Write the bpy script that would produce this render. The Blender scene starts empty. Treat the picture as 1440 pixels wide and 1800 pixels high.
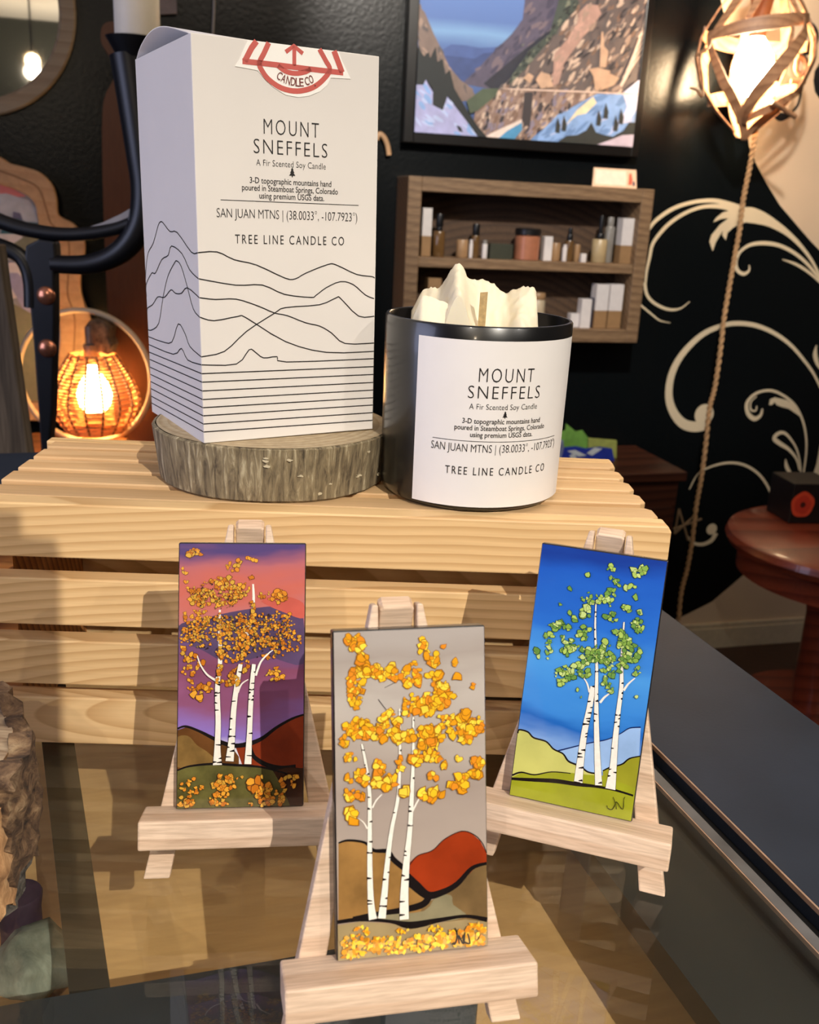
import bpy, bmesh, math, random
from mathutils import Vector, Matrix, noise as mnoise

S = bpy.context.scene
COL = S.collection
rnd = random.Random(7)
PI = math.pi
V = Vector

# ------------------------------------------------------------------ camera
FPX = 1700.0
CAMZ = 1.3
PITCH = math.radians(17.5)
ROLL = math.radians(2.8)
FW = V((0, math.cos(PITCH), -math.sin(PITCH)))
R0 = V((1, 0, 0))
U0 = R0.cross(FW)
RT = R0 * math.cos(ROLL) + U0 * math.sin(ROLL)
UP = -R0 * math.sin(ROLL) + U0 * math.cos(ROLL)
CAMP = V((0, 0, CAMZ))
cd = bpy.data.cameras.new('camera')
cd.sensor_fit = 'HORIZONTAL'
cd.sensor_width = 36
cd.lens = 36 * FPX / 1440
cd.clip_start = 0.01
cd.dof.use_dof = True
cd.dof.focus_distance = 0.42
cd.dof.aperture_fstop = 28
cam = bpy.data.objects.new('camera', cd)
COL.objects.link(cam)
m = Matrix((RT, UP, -FW)).transposed().to_4x4()
m.translation = CAMP
cam.matrix_world = m
S.camera = cam

# ------------------------------------------------------------------ world, lights, exposure
S.view_settings.view_transform = 'Standard'
S.view_settings.look = 'None'
S.view_settings.gamma = 1
S.view_settings.use_curve_mapping = False
S.view_settings.exposure = 0.0
w = bpy.data.worlds.new('world')
S.world = w
w.use_nodes = True
w.node_tree.nodes['Background'].inputs[0].default_value = (0.75, 0.85, 1.0, 1)
w.node_tree.nodes['Background'].inputs[1].default_value = 0.02


def lamp(name, kind, loc, energy, color, target=None, size=0.05, angle=60, blend=0.4, size_y=None):
    ld = bpy.data.lights.new(name, kind)
    ld.energy = energy
    ld.color = color
    if kind == 'SPOT':
        ld.spot_size = math.radians(angle)
        ld.spot_blend = blend
        ld.shadow_soft_size = size
    elif kind == 'AREA':
        ld.size = size
        if size_y:
            ld.shape = 'RECTANGLE'
            ld.size_y = size_y
    else:
        ld.shadow_soft_size = size
    o = bpy.data.objects.new(name, ld)
    COL.objects.link(o)
    o.location = loc
    if target is not None:
        o.rotation_euler = (V(target) - V(loc)).to_track_quat('-Z', 'Y').to_euler()
    return o


AIM = (0.0, 0.38, 1.07)
lamp('track_spot_key', 'SPOT', (0.66, -1.05, 2.3), 142, (1.0, 0.92, 0.80), AIM, 0.006, 30, 1.0)
lamp('track_spot_right', 'SPOT', (1.45, -0.75, 2.3), 30, (1.0, 0.93, 0.84), AIM, 0.012, 30, 1.0)
lamp('track_spot_left', 'SPOT', (-0.35, -1.2, 2.3), 24, (1.0, 0.91, 0.8), AIM, 0.012, 50, 0.5)
lamp('daylight_left', 'AREA', (-1.9, -0.1, 1.5), 21, (0.64, 0.69, 1.0), (0, 0.4, 1.2), 1.2, size_y=1.2)
lamp('ceiling_glow', 'AREA', (0.5, 0.9, 2.3), 12, (1.0, 0.84, 0.66), (0.3, 1.4, 0.0), 1.4, size_y=0.8)
lamp('picture_spot', 'SPOT', (0.35, 0.95, 2.3), 150, (1.0, 0.93, 0.84), (0.48, 2.6, 1.62), 0.04, 55, 0.6)


# ------------------------------------------------------------------ projection helpers (pixel -> real plane)
def ray(x, y):
    return (FW * FPX + RT * (x - 720) - UP * (y - 900)).normalized()


def hitz(x, y, z):
    d = ray(x, y)
    return CAMP + d * ((z - CAMZ) / d.z)


def hit(x, y, M):
    """point where the pixel's ray meets the plane of frame M, in M's local x, y"""
    n = M.col[2].to_3d()
    p = M.translation
    d = ray(x, y)
    q = CAMP + d * ((p - CAMP).dot(n) / d.dot(n))
    l = q - p
    return (l.dot(M.col[0].to_3d()), l.dot(M.col[1].to_3d()))


def atdist(x, y, Y):
    d = ray(x, y)
    return CAMP + d * (Y / d.y)


def frame(o, ex, ey):
    ex = V(ex).normalized()
    ey = V(ey)
    ey = (ey - ex * ey.dot(ex)).normalized()
    ez = ex.cross(ey)
    M = Matrix((ex, ey, ez)).transposed().to_4x4()
    M.translation = V(o)
    return M


def sc(pts, s, ox, oy):
    return [(ox + a / s, oy + b / s) for a, b in pts]


# ------------------------------------------------------------------ mesh builder
def smooth_path(p, n=6, closed=False):
    out = []
    N = len(p)
    dim = len(p[0])
    rng = range(N if closed else N - 1)
    for i in rng:
        if closed:
            a, b, c, d = p[(i - 1) % N], p[i], p[(i + 1) % N], p[(i + 2) % N]
        else:
            a, b, c, d = p[max(i - 1, 0)], p[i], p[i + 1], p[min(i + 2, N - 1)]
        for k in range(n):
            t = k / n
            out.append(tuple(0.5 * (2 * b[j] + (c[j] - a[j]) * t + (2 * a[j] - 5 * b[j] + 4 * c[j] - d[j]) * t * t
                                    + (3 * b[j] - a[j] - 3 * c[j] + d[j]) * t ** 3) for j in range(dim)))
    if not closed:
        out.append(tuple(p[-1]))
    return out


class MB:
    def __init__(s):
        s.v = []
        s.f = []
        s.m = []

    def add(s, vs, fs, mat=0, M=None):
        b = len(s.v)
        for q in vs:
            q = V(q)
            if M is not None:
                q = M @ q
            s.v.append(q)
        for f in fs:
            s.f.append([b + i for i in f])
            s.m.append(mat)
        return s

    def box(s, c, size, M=None, mat=0):
        x, y, z = [k / 2 for k in size]
        vs = [(c[0] + i * x, c[1] + j * y, c[2] + k * z) for i in (-1, 1) for j in (-1, 1) for k in (-1, 1)]
        fs = [(0, 1, 3, 2), (4, 6, 7, 5), (0, 4, 5, 1), (2, 3, 7, 6), (0, 2, 6, 4), (1, 5, 7, 3)]
        return s.add(vs, fs, mat, M)

    def prism(s, poly, z0, z1, M=None, mat=0, top=None):
        a = sum(poly[i][0] * poly[(i + 1) % len(poly)][1] - poly[(i + 1) % len(poly)][0] * poly[i][1] for i in range(len(poly)))
        if a < 0:
            poly = poly[::-1]
        n = len(poly)
        vs = [(x, y, z0) for x, y in poly] + [(x, y, z1) for x, y in poly]
        s.add(vs, [list(range(n))[::-1]] + [(i, (i + 1) % n, n + (i + 1) % n, n + i) for i in range(n)], mat, M)
        b = len(s.v) - n
        s.f.append([b + i for i in range(n)])
        s.m.append(mat if top is None else top)
        return s

    def flat(s, poly, z, M=None, mat=0):
        a = sum(poly[i][0] * poly[(i + 1) % len(poly)][1] - poly[(i + 1) % len(poly)][0] * poly[i][1] for i in range(len(poly)))
        if a < 0:
            poly = poly[::-1]
        return s.add([(x, y, z) for x, y in poly], [list(range(len(poly)))], mat, M)

    def ribbon(s, pts, wd, z, M=None, mat=0, sm=0, closed=False):
        if not hasattr(wd, '__len__'):
            wd = [wd] * len(pts)
        if len(wd) != len(pts):
            n = len(pts)
            wd = [wd[min(int(i / (n - 1) * (len(wd) - 1)), len(wd) - 2)] * (1 - (i / (n - 1) * (len(wd) - 1)) % 1 if i < n - 1 else 0)
                  + wd[min(int(i / (n - 1) * (len(wd) - 1)), len(wd) - 2) + 1] * ((i / (n - 1) * (len(wd) - 1)) % 1 if i < n - 1 else 1) for i in range(n)]
        p = [(a[0], a[1], b) for a, b in zip(pts, wd)]
        if sm:
            p = smooth_path(p, sm, closed)
        n = len(p)
        vs = []
        for i in range(n):
            a = p[(i - 1) % n] if closed else p[max(i - 1, 0)]
            b = p[(i + 1) % n] if closed else p[min(i + 1, n - 1)]
            dx, dy = b[0] - a[0], b[1] - a[1]
            l = math.hypot(dx, dy) or 1
            h = p[i][2] / 2
            vs.append((p[i][0] - dy / l * h, p[i][1] + dx / l * h, z))
            vs.append((p[i][0] + dy / l * h, p[i][1] - dx / l * h, z))
        fs = [(2 * i + 1, 2 * ((i + 1) % n) + 1, 2 * ((i + 1) % n), 2 * i) for i in range(n if closed else n - 1)]
        return s.add(vs, fs, mat, M)

    def tube(s, pts, r, n=8, M=None, mat=0, closed=False, flat=1.0):
        if not hasattr(r, '__len__'):
            r = [r] * len(pts)
        P = [V(p) for p in pts]
        k = len(P)
        vs = []
        up = None
        for i in range(k):
            a = P[(i - 1) % k] if closed else P[max(i - 1, 0)]
            b = P[(i + 1) % k] if closed else P[min(i + 1, k - 1)]
            t = (b - a).normalized()
            if up is None:
                up = V((0, 0, 1)) if abs(t.z) < 0.9 else V((0, 1, 0))
            sd = t.cross(up)
            if sd.length < 1e-6:
                sd = t.orthogonal()
            sd.normalize()
            up = sd.cross(t).normalized()
            for j in range(n):
                q = 2 * PI * j / n
                vs.append(P[i] + sd * (math.cos(q) * r[i]) + up * (math.sin(q) * r[i] * flat))
        fs = []
        for i in range(k if closed else k - 1):
            for j in range(n):
                a, b = i * n + j, i * n + (j + 1) % n
                c, d = ((i + 1) % k) * n + (j + 1) % n, ((i + 1) % k) * n + j
                fs.append((a, b, c, d))
        if not closed:
            fs.append(list(range(n))[::-1])
            fs.append([(k - 1) * n + j for j in range(n)])
        return s.add(vs, fs, mat, M)

    def lathe(s, prof, n=32, M=None, mat=0, cap=True):
        vs = []
        for r, z in prof:
            for j in range(n):
                q = 2 * PI * j / n
                vs.append((r * math.cos(q), r * math.sin(q), z))
        fs = []
        for i in range(len(prof) - 1):
            for j in range(n):
                fs.append((i * n + j, i * n + (j + 1) % n, (i + 1) * n + (j + 1) % n, (i + 1) * n + j))
        if prof[0] == prof[-1]:
            cap = False
        if cap and prof[0][0] > 1e-3:
            fs.append(list(range(n))[::-1])
        if cap and prof[-1][0] > 1e-3:
            fs.append([(len(prof) - 1) * n + j for j in range(n)])
        return s.add(vs, fs, mat, M)

    def sphere(s, c, r, n=16, k=10, M=None, mat=0, sx=1, sy=1, sz=1):
        prof = [(max(r * math.sin(PI * i / k), 1e-7), -r * math.cos(PI * i / k)) for i in range(k + 1)]
        T = Matrix.Translation(V(c)) @ Matrix.Diagonal((sx, sy, sz, 1))
        return s.lathe(prof, n, (M @ T) if M is not None else T, mat)

    def build(s, name, mats, parent=None, smooth=False, bevel=0, seg=2, angle=40):
        if not isinstance(mats, (list, tuple)):
            mats = [mats]
        me = bpy.data.meshes.new(name)
        I = INV.get(parent.name) if parent is not None else None
        vs = [(I @ q) if I is not None else q for q in s.v]
        me.from_pydata([tuple(q) for q in vs], [], s.f)
        for mt in mats:
            me.materials.append(mt)
        me.polygons.foreach_set('material_index', s.m)
        if smooth:
            me.polygons.foreach_set('use_smooth', [True] * len(s.f))
        me.validate()
        me.update()
        o = bpy.data.objects.new(name, me)
        COL.objects.link(o)
        if parent is not None:
            o.parent = parent
            INV[o.name] = I
        if smooth and angle < 180:
            try:
                me.set_sharp_from_angle(angle=math.radians(angle))
            except Exception:
                pass
        if bevel:
            b = o.modifiers.new('bevel', 'BEVEL')
            b.width = bevel
            b.segments = seg
            b.limit_method = 'ANGLE'
            b.angle_limit = math.radians(50)
        return o


INV = {}


def thing(name, label, cat, M, group=None):
    if not isinstance(M, Matrix):
        M = Matrix.Translation(V(M))
    o = bpy.data.objects.new(name, None)
    o.empty_display_size = 0.02
    COL.objects.link(o)
    o.matrix_world = M
    o['label'] = label
    o['category'] = cat
    if group:
        o['group'] = group
    INV[o.name] = M.inverted()
    return o


def tag(o, label, cat, group=None, kind=None):
    o['label'] = label
    o['category'] = cat
    if group:
        o['group'] = group
    if kind:
        o['kind'] = kind
    return o


def struct(o):
    o['kind'] = 'structure'
    return o


def copy_tree(o, parent=None):
    c = o.copy()
    COL.objects.link(c)
    if parent is not None:
        c.parent = parent
    for ch in list(o.children):
        copy_tree(ch, c)
    return c


# ------------------------------------------------------------------ materials
def lin(c):
    return tuple(((k / 255) / 12.92 if k / 255 <= 0.04045 else ((k / 255 + 0.055) / 1.055) ** 2.4) for k in c) + (1.0,)


MATS = {}


def newmat(name):
    mt = bpy.data.materials.new(name)
    mt.use_nodes = True
    nt = mt.node_tree
    return mt, nt, nt.nodes['Principled BSDF']


def pm(name, col, rough=0.5, metal=0, coat=0, spec=0.5, var=0.08, vscale=60, bump=0, bscale=200, emit=None, es=0):
    """plain paint/plastic with a slight procedural mottling"""
    if name in MATS:
        return MATS[name]
    mt, nt, b = newmat(name)
    L = nt.links
    tc = nt.nodes.new('ShaderNodeTexCoord')
    nz = nt.nodes.new('ShaderNodeTexNoise')
    nz.inputs['Scale'].default_value = vscale
    nz.inputs['Detail'].default_value = 4
    L.new(tc.outputs['Object'], nz.inputs['Vector'])
    cr = nt.nodes.new('ShaderNodeValToRGB')
    c = lin(col)
    cr.color_ramp.elements[0].position = 0.3
    cr.color_ramp.elements[1].position = 0.7
    cr.color_ramp.elements[0].color = tuple(k * (1 - var) for k in c[:3]) + (1,)
    cr.color_ramp.elements[1].color = tuple(min(k * (1 + var), 1) for k in c[:3]) + (1,)
    L.new(nz.outputs['Fac'], cr.inputs['Fac'])
    L.new(cr.outputs['Color'], b.inputs['Base Color'])
    b.inputs['Roughness'].default_value = rough
    b.inputs['Metallic'].default_value = metal
    b.inputs['Coat Weight'].default_value = coat
    b.inputs['Coat Roughness'].default_value = 0.08
    b.inputs['Specular IOR Level'].default_value = spec
    if bump:
        n2 = nt.nodes.new('ShaderNodeTexNoise')
        n2.inputs['Scale'].default_value = bscale
        n2.inputs['Detail'].default_value = 3
        L.new(tc.outputs['Object'], n2.inputs['Vector'])
        bp = nt.nodes.new('ShaderNodeBump')
        bp.inputs['Strength'].default_value = bump
        bp.inputs['Distance'].default_value = 0.002
        L.new(n2.outputs['Fac'], bp.inputs['Height'])
        L.new(bp.outputs['Normal'], b.inputs['Normal'])
    if emit:
        b.inputs['Emission Color'].default_value = lin(emit)
        b.inputs['Emission Strength'].default_value = es
    MATS[name] = mt
    return mt


def wood(name, c1, c2, rot=(0.0, 0.06, 0.1), loc=(0, 0.3, 0.25), ring=70, dist=4, rough=0.55, axis='X', fine=0.25, rvar=0.25,
         stretch=(1, 1, 1), bump=0.15, streak=(6, 180, 180), coat=0.0):
    if name in MATS:
        return MATS[name]
    mt, nt, b = newmat(name)
    L = nt.links
    N = nt.nodes.new
    tc = N('ShaderNodeTexCoord')
    oi = N('ShaderNodeObjectInfo')
    mp = N('ShaderNodeMapping')
    mp.inputs['Rotation'].default_value = rot
    mp.inputs['Location'].default_value = loc
    mp.inputs['Scale'].default_value = stretch
    L.new(tc.outputs['Object'], mp.inputs['Vector'])
    wv = N('ShaderNodeTexWave')
    wv.wave_type = 'RINGS'
    wv.rings_direction = axis
    wv.wave_profile = 'SAW'
    wv.inputs['Scale'].default_value = ring
    wv.inputs['Distortion'].default_value = dist
    wv.inputs['Detail'].default_value = 2
    wv.inputs['Detail Scale'].default_value = 0.12
    L.new(mp.outputs['Vector'], wv.inputs['Vector'])
    ms = N('ShaderNodeMapping')
    ms.inputs['Scale'].default_value = streak
    L.new(tc.outputs['Object'], ms.inputs['Vector'])
    nz = N('ShaderNodeTexNoise')
    nz.inputs['Scale'].default_value = 4
    nz.inputs['Detail'].default_value = 5
    L.new(ms.outputs['Vector'], nz.inputs['Vector'])
    cr = N('ShaderNodeValToRGB')
    cr.color_ramp.elements[0].position = 0.35
    cr.color_ramp.elements[0].color = lin(c1)
    cr.color_ramp.elements[1].position = 0.93
    cr.color_ramp.elements[1].color = lin(c2)
    e_ = cr.color_ramp.elements.new(1.0)
    e_.color = lin(c1)
    L.new(wv.outputs['Fac'], cr.inputs['Fac'])
    mx = N('ShaderNodeMix')
    mx.data_type = 'RGBA'
    mx.blend_type = 'MULTIPLY'
    mx.inputs[0].default_value = fine
    L.new(cr.outputs['Color'], mx.inputs[6])
    cr2 = N('ShaderNodeValToRGB')
    cr2.color_ramp.elements[0].position = 0.35
    cr2.color_ramp.elements[0].color = (0.35, 0.28, 0.22, 1)
    cr2.color_ramp.elements[1].position = 0.62
    cr2.color_ramp.elements[1].color = (1, 1, 1, 1)
    L.new(nz.outputs['Fac'], cr2.inputs['Fac'])
    L.new(cr2.outputs['Color'], mx.inputs[7])
    hs = N('ShaderNodeHueSaturation')
    mr = N('ShaderNodeMapRange')
    mr.inputs[3].default_value = 1 - rvar
    mr.inputs[4].default_value = 1 + rvar * 0.5
    L.new(oi.outputs['Random'], mr.inputs[0])
    L.new(mr.outputs[0], hs.inputs['Value'])
    L.new(mx.outputs[2], hs.inputs['Color'])
    L.new(hs.outputs['Color'], b.inputs['Base Color'])
    b.inputs['Roughness'].default_value = rough
    b.inputs['Coat Weight'].default_value = coat
    bp = N('ShaderNodeBump')
    bp.inputs['Strength'].default_value = bump
    bp.inputs['Distance'].default_value = 0.001
    L.new(nz.outputs['Fac'], bp.inputs['Height'])
    L.new(bp.outputs['Normal'], b.inputs['Normal'])
    MATS[name] = mt
    return mt


def bark_mat(name, cols, scale=(90, 90, 22), bump=1.0, bd=0.003, lo=0.3, hi=0.7):
    mt, nt, b = newmat(name)
    L = nt.links
    N = nt.nodes.new
    tc = N('ShaderNodeTexCoord')
    mp = N('ShaderNodeMapping')
    mp.inputs['Scale'].default_value = scale
    L.new(tc.outputs['Object'], mp.inputs['Vector'])
    nz = N('ShaderNodeTexNoise')
    nz.inputs['Scale'].default_value = 4
    nz.inputs['Detail'].default_value = 8
    nz.inputs['Roughness'].default_value = 0.65
    nz.inputs['Distortion'].default_value = 0.6
    L.new(mp.outputs['Vector'], nz.inputs['Vector'])
    cr = N('ShaderNodeValToRGB')
    e = cr.color_ramp.elements
    e[0].position = lo
    e[0].color = lin(cols[0])
    e[1].position = hi
    e[1].color = lin(cols[-1])
    for i, c in enumerate(cols[1:-1]):
        k = e.new(lo + (hi - lo) * (i + 1) / (len(cols) - 1))
        k.color = lin(c)
    L.new(nz.outputs['Fac'], cr.inputs['Fac'])
    L.new(cr.outputs['Color'], b.inputs['Base Color'])
    b.inputs['Roughness'].default_value = 0.9
    bp = N('ShaderNodeBump')
    bp.inputs['Strength'].default_value = bump
    bp.inputs['Distance'].default_value = bd
    L.new(nz.outputs['Fac'], bp.inputs['Height'])
    L.new(bp.outputs['Normal'], b.inputs['Normal'])
    return mt


def glow(name, col, strength):
    mt, nt, b = newmat(name)
    b.inputs['Base Color'].default_value = (0.9, 0.85, 0.75, 1)
    b.inputs['Emission Color'].default_value = lin(col)
    b.inputs['Emission Strength'].default_value = strength
    return mt


def thin_glass(name, tint=(0.93, 0.96, 0.95), ior=1.5):
    mt, nt, b = newmat(name)
    nt.nodes.remove(b)
    N = nt.nodes.new
    out = nt.nodes['Material Output']
    tr = N('ShaderNodeBsdfTransparent')
    tr.inputs[0].default_value = tint + (1,)
    gl = N('ShaderNodeBsdfGlossy')
    gl.inputs['Roughness'].default_value = 0.0
    fr = N('ShaderNodeFresnel')
    fr.inputs['IOR'].default_value = ior
    mx = N('ShaderNodeMixShader')
    ge = N('ShaderNodeNewGeometry')
    mi = N('ShaderNodeMix')
    mi.data_type = 'FLOAT'
    mi.inputs[2].default_value = ior
    mi.inputs[3].default_value = 1 / ior
    nt.links.new(ge.outputs['Backfacing'], mi.inputs[0])
    nt.links.new(mi.outputs[0], fr.inputs['IOR'])
    nt.links.new(fr.outputs[0], mx.inputs[0])
    nt.links.new(tr.outputs[0], mx.inputs[1])
    nt.links.new(gl.outputs[0], mx.inputs[2])
    nt.links.new(mx.outputs[0], out.inputs[0])
    return mt


def art_grad(name, stops, rough=0.12, coat=0.6, axis=1, nscale=30, namt=0.012, span=(0, 0.1016)):
    """painted ground of a picture: colours along the picture's own height, softly wandering"""
    mt, nt, b = newmat(name)
    L = nt.links
    N = nt.nodes.new
    tc = N('ShaderNodeTexCoord')
    mp = N('ShaderNodeMapping')
    mp.inputs['Scale'].default_value = (nscale * 0.5, nscale * 0.5, nscale * 1.6)
    L.new(tc.outputs['Object'], mp.inputs['Vector'])
    nz = N('ShaderNodeTexNoise')
    nz.inputs['Scale'].default_value = 1.0
    nz.inputs['Detail'].default_value = 4
    L.new(mp.outputs['Vector'], nz.inputs['Vector'])
    sx = N('ShaderNodeSeparateXYZ')
    L.new(tc.outputs['Object'], sx.inputs[0])
    ma = N('ShaderNodeMath')
    ma.operation = 'MULTIPLY_ADD'
    L.new(nz.outputs['Fac'], ma.inputs[0])
    ma.inputs[1].default_value = namt * 2
    L.new(sx.outputs[2], ma.inputs[2])
    mr = N('ShaderNodeMapRange')
    mr.inputs[1].default_value = span[0] + namt
    mr.inputs[2].default_value = span[1] + namt
    L.new(ma.outputs[0], mr.inputs[0])
    cr = N('ShaderNodeValToRGB')
    e = cr.color_ramp.elements
    e[0].position = stops[0][0]
    e[0].color = lin(stops[0][1])
    e[1].position = stops[-1][0]
    e[1].color = lin(stops[-1][1])
    for p, c in stops[1:-1]:
        k = e.new(p)
        k.color = lin(c)
    L.new(mr.outputs[0], cr.inputs['Fac'])
    L.new(cr.outputs['Color'], b.inputs['Base Color'])
    b.inputs['Roughness'].default_value = rough
    b.inputs['Coat Weight'].default_value = coat
    b.inputs['Coat Roughness'].default_value = 0.05
    return mt


WALLC = (13, 17, 20)
m_wall = pm('dark_wall_paint', (9, 13, 15), 0.27, spec=0.35, var=0.1, vscale=3, bump=0.2, bscale=110)
m_cream = pm('cream_wall_paint', (205, 180, 150), 0.5, var=0.05, vscale=4, bump=0.1, bscale=130)
m_white = pm('white_paint', (225, 222, 214), 0.6, var=0.03)
m_ceil = pm('ceiling_paint', (222, 214, 200), 0.7, var=0.03)
m_black = pm('black_print', (26, 22, 22), 0.5)
m_floor = wood('floor_boards', (58, 34, 24), (36, 20, 14), ring=12, rough=0.4, stretch=(1, 1, 1), streak=(3, 40, 40))

# ------------------------------------------------------------------ room shell
YAW = math.radians(15)
RX = V((math.cos(YAW), math.sin(YAW), 0))
RY = V((-math.sin(YAW), math.cos(YAW), 0))
WD = 2.492
ZUP = V((0, 0, 1))


def wallM(off=0.0):
    return frame(RY * (WD - off), RX, ZUP)


RM = frame((0, 0, 0), RX, RY)
XL, XR, YF, HC = -2.3, 3.0, -2.5, 2.36
struct(MB().box(((XL + XR) / 2, (YF + WD) / 2, -0.03), (XR - XL + 0.2, WD - YF + 0.2, 0.06), RM).build('floor', m_floor))
struct(MB().box(((XL + XR) / 2, (YF + WD) / 2, HC + 0.03), (XR - XL + 0.2, WD - YF + 0.2, 0.06), RM).build('ceiling', m_ceil))
wall_back = struct(MB().box(((XL + XR) / 2, WD + 0.05, HC / 2), (XR - XL, 0.1, HC), RM).build('wall_back', m_wall))
struct(MB().box(((XL + XR) / 2, YF - 0.05, HC / 2), (XR - XL, 0.1, HC), RM).build('wall_front', pm('front_wall_paint', (46, 48, 40), 0.6)))
struct(MB().box((XL - 0.05, (YF + WD) / 2, HC / 2), (0.1, WD - YF, HC), RM).build('wall_left', pm('left_wall_paint', (120, 116, 108), 0.6)))
struct(MB().box((XR + 0.05, (YF + WD) / 2, HC / 2), (0.1, WD - YF, HC), RM).build('wall_right', pm('right_wall_paint', (110, 98, 84), 0.6)))
bb = MB().box(((XL + XR) / 2, WD - 0.007, 0.035), (XR - XL, 0.014, 0.07), RM)
bb.box(((XL + XR) / 2, WD - 0.005, 0.0775), (XR - XL, 0.01, 0.015), RM)
struct(bb.build('baseboard_back', pm('baseboard_paint', (190, 178, 155), 0.45), bevel=0.002))

# painted mural on the back wall
WM = wallM(0.0)
c6 = lambda p: [hit(x, y, WM) for x, y in sc(p, 3, 960, 350)]
PXW = 2.75 / 1700  # one pixel on the wall, in metres
mu = MB()
Z1 = 0.0012


def stroke(p, wd, z=Z1, sm=6):
    wds = wd if hasattr(wd, '__len__') else [wd]
    wds = [k / 3 * PXW for k in wds]
    if len(wds) == 1:
        wds = wds * 2
    mu.ribbon(c6(p), wds, z, WM, 0, sm)


def disc(cx, cy, r, z=Z1):
    c = hit(960 + cx / 3, 350 + cy / 3, WM)
    rr = r / 3 * PXW
    mu.flat([(c[0] + rr * math.cos(2 * PI * i / 28), c[1] + rr * math.sin(2 * PI * i / 28)) for i in range(28)], z, WM, 0)


stroke([(470, 330), (500, 230), (555, 140), (600, 95), (680, 45), (780, 15), (880, 8), (960, 25), (1050, 55)], [8, 20, 18, 26])
stroke([(520, 480), (530, 380), (545, 310), (560, 240), (600, 180), (660, 120), (740, 70), (830, 40), (930, 40), (1030, 65)], [10, 16, 20, 16, 30], Z1 * 1.3)
stroke([(520, 440), (530, 500), (560, 540), (610, 570), (660, 583), (710, 575), (757, 540)], [16, 15, 14, 4], Z1)
stroke([(500, 560), (560, 610), (600, 640), (655, 652)], [10, 9, 3])
stroke([(1000, 78), (1060, 82), (1120, 95), (1190, 125), (1270, 178), (1340, 245), (1400, 325), (1450, 420)], [40, 80, 62, 34, 22, 16, 12], Z1 * 1.6)
mu.flat(c6([(1050, 52), (985, 55), (930, 70), (895, 98), (880, 122), (920, 105), (960, 100), (915, 135), (870, 190), (860, 225), (877, 274), (893, 228), (930, 165),
            (928, 190), (946, 217), (955, 178), (985, 150), (1030, 130), (1060, 120)]), Z1 * 1.9, WM, 0)
stroke([(1070, 348), (1070, 375), (1045, 394), (1015, 382), (1000, 350), (1005, 310), (1030, 270), (1080, 240), (1150, 232), (1230, 245), (1310, 285), (1380, 345), (1450, 430)], [6, 18, 20, 16, 20, 18, 14])
stroke([(1245, 318), (1320, 345), (1390, 390), (1450, 445)], [4, 14, 14, 10])
stroke([(850, 1185), (790, 1200), (725, 1185), (675, 1130), (648, 1050), (655, 950), (690, 860), (750, 780), (830, 710), (920, 670), (1000, 655), (1100, 665), (1200, 705), (1290, 770), (1360, 850), (1410, 920), (1450, 1000)],
       [62, 54, 44, 40, 34, 26, 24, 20, 16, 12])
disc(833, 1135, 57, Z1 * 1.2)
stroke([(1140, 1105), (1130, 1140), (1098, 1158), (1065, 1130), (1058, 1080), (1085, 1040), (1130, 1015), (1190, 1010), (1250, 1035), (1310, 1085), (1350, 1160), (1370, 1250), (1370, 1350), (1350, 1490)], [10, 26, 22, 16, 14, 14, 12, 10])
stroke([(1110, 1090), (1105, 1115), (1080, 1110), (1080, 1070), (1110, 1040)], [8, 10, 6])
mu.flat(c6([(1175, 1085), (1180, 1055), (1205, 1045), (1270, 1060), (1320, 1095), (1355, 1160), (1330, 1140), (1280, 1105), (1240, 1095), (1215, 1085), (1205, 1070), (1190, 1085)]), Z1 * 1.3, WM, 0)
stroke([(1345, 1480), (1340, 1400), (1325, 1330), (1300, 1280), (1260, 1235), (1225, 1235), (1203, 1262), (1235, 1290), (1280, 1320), (1320, 1370), (1335, 1430)], [8, 10, 12, 22, 26, 16, 8])
stroke([(1262, 1370), (1268, 1410), (1290, 1450), (1312, 1490)], [4, 22, 16, 6])
stroke([(755, 1530), (800, 1450), (870, 1410), (960, 1390), (1040, 1400), (1110, 1440), (1160, 1500), (1195, 1580), (1210, 1650)], [6, 10, 14, 14, 14, 12])
disc(873, 1740, 33)
stroke([(895, 1760), (870, 1800), (820, 1820), (770, 1808), (735, 1760)], [30, 24, 18, 6], Z1 * 1.2)
stroke([(1425, 770), (1418, 820), (1432, 870), (1450, 900)], [6, 26, 20, 8])
mu.flat(c6([(1395, 1485), (1425, 1400), (1445, 1290), (1520, 1290), (1520, 1485)]), Z1, WM, 0)
mu.build('painted_scrolls', pm('scroll_paint', (212, 196, 166), 0.5, var=0.06, vscale=5), wall_back)
fld = MB()
W4 = lambda p: [hit(x, y, WM) for x, y in p]
u0 = W4([(1255, -60), (1280, 60), (1306, 140), (1310, 205), (1317, 257), (1327, 283), (1348, 323), (1371, 361), (1400, 395), (1426, 425), (1470, 470), (1560, 530), (1560, -60)])
fld.flat(u0, 0.0008, WM)
fld.flat(W4([(1390, 975), (1345, 988), (1312, 1006), (1284, 1030), (1251, 1058), (1207, 1080), (1180, 1092), (1180, 1150), (1560, 1150), (1560, 975)]), 0.0008, WM)
fld.build('painted_field', pm('cream_field_paint', (206, 184, 158), 0.5, var=0.05, vscale=4, bump=0.1, bscale=130), wall_back)
sw = MB()
k5 = lambda p: [hit(x, y, WM) for x, y in sc(p, 4.235, 1100, 0)]
sw.ribbon(k5([(1280, 155), (1330, 165), (1380, 210), (1400, 270), (1385, 340), (1345, 385), (1310, 370)]), [4 * PXW, 14 * PXW, 18 * PXW, 14 * PXW, 6 * PXW], 0.0016, WM, 0, 6)
sw.ribbon(k5([(1300, 620), (1300, 700), (1280, 780), (1240, 830)]), [3 * PXW, 5 * PXW, 4 * PXW], 0.0016, WM, 0, 6)
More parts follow.
